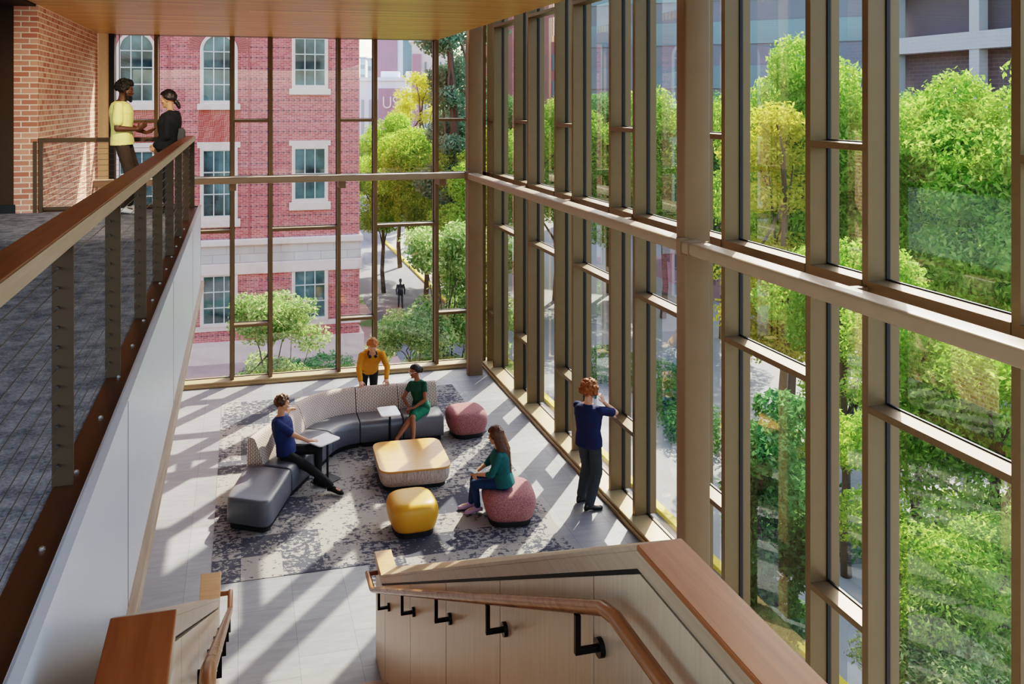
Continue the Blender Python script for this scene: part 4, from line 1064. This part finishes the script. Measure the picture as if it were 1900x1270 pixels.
# small distant pedestrian on the path
def small_person():
    b = MB(); b.cap((-.08,0,.85),(-.1,.05,.08),.075,.045); b.cap((.08,0,.85),(.1,-.08,.08),.075,.045)
    b.rings(torso_rings((0,0,.9), (0,0,1.4), Vector((1,0,0)), 1, MALE, 0, Vector((0,-1,0))))
    for s_ in (-1,1): b.cap((s_*.18,0,1.36),(s_*.24,0,1.08),.05,.042); b.cap((s_*.24,0,1.08),(s_*.22,-.1,.85),.04,.03)
    b.ell((0,0,1.58),(.08,.095,.115)); b.cap((0,0,1.4),(0,0,1.5),.05,.05)
    x, y, z = world(743, 520, 48)
    t = thing('person', 'distant person in dark clothes walking on the path outside', 'person', (x, y, G))
    obj('body', bake(b, .012, 'body', 2), cloth('dark_outfit', (.02,.025,.035)), t)
    obj('hair', MB().ell((0,.01,1.62),(.088,.10,.10)), 'black', t, smooth=True)
small_person()

# ------------------------------------------------------------------ trees
def leaves(n, blobs, size, seed, droop=0., shell=.55):
    rng = np.random.default_rng(seed)
    w = np.array([b[3]*b[4]*b[5] for b in blobs])**.67; idx = rng.choice(len(blobs), n, p=w/w.sum())
    B_ = np.array(blobs); c = B_[idx, :3]; r = B_[idx, 3:6]
    d = rng.normal(size=(n, 3)); d /= np.linalg.norm(d, axis=1)[:, None]
    # clumps: quantise directions a little so that gaps appear
    rad = shell+(1-shell)*rng.random(n)**.5
    ph = rng.random(3)*10
    lump = .5+.5*np.sin(d[:, 0]*7+ph[0]+idx)*np.sin(d[:, 1]*8+ph[1])*np.sin(d[:, 2]*7+ph[2])
    p = c+d*r*(rad*(.78+.34*lump))[:, None]
    p[:, 2] -= droop*rng.random(n)
    nrm = d*.5+rng.normal(size=(n, 3))*.6+np.array([0,0,.45]); nrm /= np.linalg.norm(nrm, axis=1)[:, None]
    a = np.cross(nrm, rng.normal(size=(n, 3))); a /= np.linalg.norm(a, axis=1)[:, None]
    b = np.cross(nrm, a); s = size*(.6+.8*rng.random(n))[:, None]
    v = np.stack([p-a*s, p+b*s*.42-a*s*.1, p+a*s, p-b*s*.42-a*s*.1], 1).reshape(-1, 3)
    me = bpy.data.meshes.new('foliage'); me.vertices.add(4*n); me.vertices.foreach_set('co', v.ravel().astype(np.float32))
    me.loops.add(4*n); me.loops.foreach_set('vertex_index', np.arange(4*n, dtype=np.int32))
    me.polygons.add(n); me.polygons.foreach_set('loop_start', np.arange(0, 4*n, 4, dtype=np.int32)); me.polygons.foreach_set('loop_total', np.full(n, 4, np.int32))
    me.update(); me.validate(); return me
def trunk(h, r, blobs, seed):
    rnd = random.Random(seed); mb = MB()
    pts = [(0,0,0)]; x = y = 0
    for i in range(1, 6): x += rnd.uniform(-.06,.06)*h*.3; y += rnd.uniform(-.06,.06)*h*.3; pts.append((x, y, h*i/5))
    mb.tube(pts, [r*(1-.13*i) for i in range(6)], 10)
    for b in blobs[:14]:
        i = rnd.randint(2, 5); s_ = Vector(pts[i]); e = Vector(b[:3]); m_ = s_.lerp(e, .5)+Vector((rnd.uniform(-.2,.2), rnd.uniform(-.2,.2), .1))
        mb.tube([s_, m_, e], [r*.38, r*.25, r*.1], 6)
    return mb
def tree_proto(kind, leafm, H, blobs, n, size, seed, tr=.16, th=.75, droop=0., shell=.55):
    t = bpy.data.objects.new(kind, None); 
    fo = leaves(n, blobs, size, seed, droop, shell); fo.materials.append(M[leafm])
    tk = trunk(H*th, tr, blobs, seed).mesh('trunk'); tk.materials.append(M['bark'])
    for p in tk.polygons: p.use_smooth = True
    return kind, fo, tk
def mkblobs(n, R_, zc, rz, br, seed):
    rnd = random.Random(seed); out = []
    for i in range(n):
        a = rnd.uniform(0, 2*PI); q = math.sqrt(rnd.random()); zz = rnd.uniform(-1, 1); k = math.sqrt(max(.15, 1-zz*zz*.85))
        out.append((R_*q*k*math.cos(a), R_*q*k*math.sin(a), zc+rz*zz, br*rnd.uniform(.7,1.2), br*rnd.uniform(.7,1.2), br*rnd.uniform(.5,.85)))
    return out
PR = {
 'broad': tree_proto('leafy_tree', 'leaf', 10, mkblobs(34, 2.6, 7.2, 2.6, 1.15, 1), 38000, .08, 1),
 'broad2': tree_proto('leafy_tree', 'leaf', 9, mkblobs(26, 2.0, 6.2, 2.6, .95, 2), 32000, .068, 2),
 'dark': tree_proto('evergreen_tree', 'leafdark', 10, mkblobs(34, 2.4, 6.4, 3.4, 1.2, 3), 32000, .08, 3),
 'yellow': tree_proto('yellow_tree', 'leafyel', 12, mkblobs(30, 1.5, 8.2, 4.2, .95, 4), 17000, .085, 4, shell=.1),
 'slender': tree_proto('slender_tree', 'leafdark', 8, mkblobs(24, .7, 5.4, 2.0, .5, 5), 16000, .065, 5, .08),
 'shrub': tree_proto('young_tree', 'leafpale', 7, mkblobs(34, 1.15, 5.0, 1.8, .5, 6), 20000, .05, 6, .06, shell=.3),
 'pine': tree_proto('pine_tree', 'pine', 18, mkblobs(36, 1.9, 11.5, 5.5, 1.0, 7), 26000, .11, 7, .28, .95, shell=.3),
}
def plant(kind, x, y, lab, sc=1., rz=0, group=None, szz=None, base=G):
    k, fo, tk = PR[kind]
    t = thing(k, lab, 'tree', (x, y, base), rz, group); t.scale = (sc, sc, szz or sc)
    obj('foliage', fo, None, t); obj('trunk', tk, None, t); return t
def wp(px, Z): x, y, z = world(px, 188, Z); return x, y
grp = 'bright green trees lining the plaza path'
for i, (px, Z, s_, kk) in enumerate(((712,52,.92,'broad'),(742,60,1.05,'broad'),(790,50,.98,'broad'),(845,56,1.0,'broad'),(890,44,1.0,'broad'),(690,78,.88,'broad'))):
    plant(kk, *wp(px, Z), 'bright green leafy tree in the row beyond the far glazing', s_, i*1.3, 'bright green trees beyond the far glazing')
plant('yellow', *wp(777, 70), 'slim yellow-green tree rising above the green tree row', 1.15, .4)
plant('yellow', *wp(757, 76), 'shorter yellow-leaved tree left of the slim tall one', .98, 2.)
plant('pine', *wp(836, 46), 'tall blue-green pine beside the far corner column', 1.0, .3)
plant('pine', *wp(868, 50), 'tall pine directly behind the far corner column', 1.05, 2.3)
plant('shrub', *wp(505, 21.6), 'young pale-leaved tree close outside the far glazing, seen from above on the left', 1.0, .3)
plant('shrub', *wp(828, 23.5), 'young loose-branched tree outside the far glazing left of the corner column', 1.17, 1.4, szz=1.22)
plant('shrub', *wp(765, 22.6), 'low young tree outside the far glazing behind the seated woman', .90, 2.6)
plant('shrub', *wp(905, 25), 'young loose-branched tree behind the far corner column', 1.15, 3.4)
# right side street trees
gs = 'street trees outside the side glazing'
SP = [('slender',1428,14.0,.93,0,None),('broad2',1708,16.0,.80,1,.88),('broad2',1858,14.2,.80,2.2,.86),('broad2',1570,21.0,.85,3.1,.90),('broad',1790,27.0,1.12,.7,1.22),
      ('broad',1560,33.0,1.2,2.5,1.3),('broad',1465,31.0,1.0,4.,1.35),('broad',1905,25.0,1.1,5.,1.3),('dark',1700,40.0,1.2,1.5,1.2),('dark',1340,42.0,1.1,2.,1.2),('broad',1230,46.0,1.1,3.,1.2),
      ('dark',1130,52.0,1.1,.5,1.2),('broad',1030,50.0,1.15,4.4,1.15),('dark',965,60.0,1.2,5.5,1.2),('broad2',1800,12.2,.55,4.,.62),('yellow',1440,27.0,1.0,1.,.95),('shrub',1735,11.6,.80,2.,.66)]
LB = ['slim feathery dark green tree close outside the side glazing near the stair', 'broad leafy tree seen from above in the nearest lower pane, left half', 'leafy tree filling the right half of the nearest lower pane',
      'leafy tree in the narrow pane left of the nearest large pane', 'tall rounded tree behind the nearest upper pane', 'tall tree behind the narrow upper pane', 'tall green tree behind the second upper pane from the right',
      'tall tree at the right edge of the upper glazing', 'dark tree in front of the grey decks', 'dark tree behind the near steel column', 'green tree seen obliquely through the middle of the side glazing',
      'dark tree seen obliquely beyond the plaza', 'green tree just right of the far corner column', 'dark tree furthest back beside the far corner', 'low leafy tree at the foot of the nearest lower pane',
      'yellow-green tree behind the second upper pane from the right', 'small sparse tree with bare twigs at the bottom of the nearest pane']
for (kk, px, Z, s_, rz, sz), lb in zip(SP, LB): plant(kk, *wp(px, Z), lb, s_, rz, None, sz)
# low planting
hedge = leaves(26000, [(wp(px, Z)[0]-wp(720,27)[0], wp(px, Z)[1]-wp(720,27)[1], .6, 1.3, 1.3, .8) for px, Z in ((700,26),(725,27),(745,28.5),(715,30),(735,24.5),(690,28),(760,26),(480,33),(520,34),(560,34),(610,35))], .07, 21)
o = obj('shrub_bed', hedge, 'leafdark'); o.location = (*wp(720,27), G); tag(o, 'low dark green ground planting in beds below the far glazing', 'plants'); o['kind'] = 'stuff'
h2 = leaves(30000, [(x_, y_, .5, 1.2, 1.6, .9) for x_, y_ in [(8.2+.6*math.sin(i*2.1), 4+i*2.3) for i in range(12)]], .07, 22)
h2 = obj('shrub_bed', h2, 'leafdark'); h2.location = (7.6, 4, G); tag(h2, 'green bed planting along the pavement outside the side glazing', 'plants'); h2['kind'] = 'stuff'

# ------------------------------------------------------------------ light
W = bpy.data.worlds.new('sky'); bpy.context.scene.world = W; W.use_nodes = True; nt = W.node_tree
sky = nt.nodes.new('ShaderNodeTexSky'); sky.sky_type = 'NISHITA'; sky.sun_disc = False
sky.sun_elevation = R(42); sky.sun_rotation = R(39.6); sky.air_density = 1.2; sky.dust_density = 2.5; sky.ozone_density = 1
bg = nt.nodes['Background']; nt.links.new(sky.outputs[0], bg.inputs[0]); bg.inputs[1].default_value = .48
sd = bpy.data.lights.new('sun', 'SUN'); sd.energy = 8.8; sd.color = (1,.91,.76); sd.angle = R(.53)
so = bpy.data.objects.new('sun', sd); C.objects.link(so)
az, el_ = R(39.6), R(42); dv = Vector((math.sin(az)*math.cos(el_), math.cos(az)*math.cos(el_), math.sin(el_)))
so.rotation_euler = dv.to_track_quat('Z', 'Y').to_euler(); so.location = (20, 30, 30)
for pos, aim, e, sz_ in (((-.4, 9.6, 6.9), (-2.7, 14.2, 5.2), 260, 56), ((-1.9, 9.4, 6.9), (-1.6, 11.6, 4.3), 110, 70)):      # unseen fill spots added to brighten the balcony and brick wall
    ld = bpy.data.lights.new('fill_spot', 'SPOT'); ld.spot_size = R(sz_); ld.spot_blend = 1; ld.energy = e; ld.color = (1,.86,.68); ld.shadow_soft_size = .03
    lo_ = bpy.data.objects.new('fill_spot', ld); C.objects.link(lo_); lo_.location = pos
    lo_.rotation_euler = (Vector(pos)-Vector(aim)).to_track_quat('Z', 'Y').to_euler()
sc = bpy.context.scene
sc.view_settings.view_transform = "Filmic"; sc.view_settings.look = "High Contrast"; sc.view_settings.exposure = .45
cy = sc.cycles
cy.use_denoising = True; cy.max_bounces = 8; cy.diffuse_bounces = 6; cy.glossy_bounces = 3; cy.transmission_bounces = 4; cy.transparent_max_bounces = 12
cy.sample_clamp_indirect = 6; cy.caustics_reflective = False; cy.caustics_refractive = False
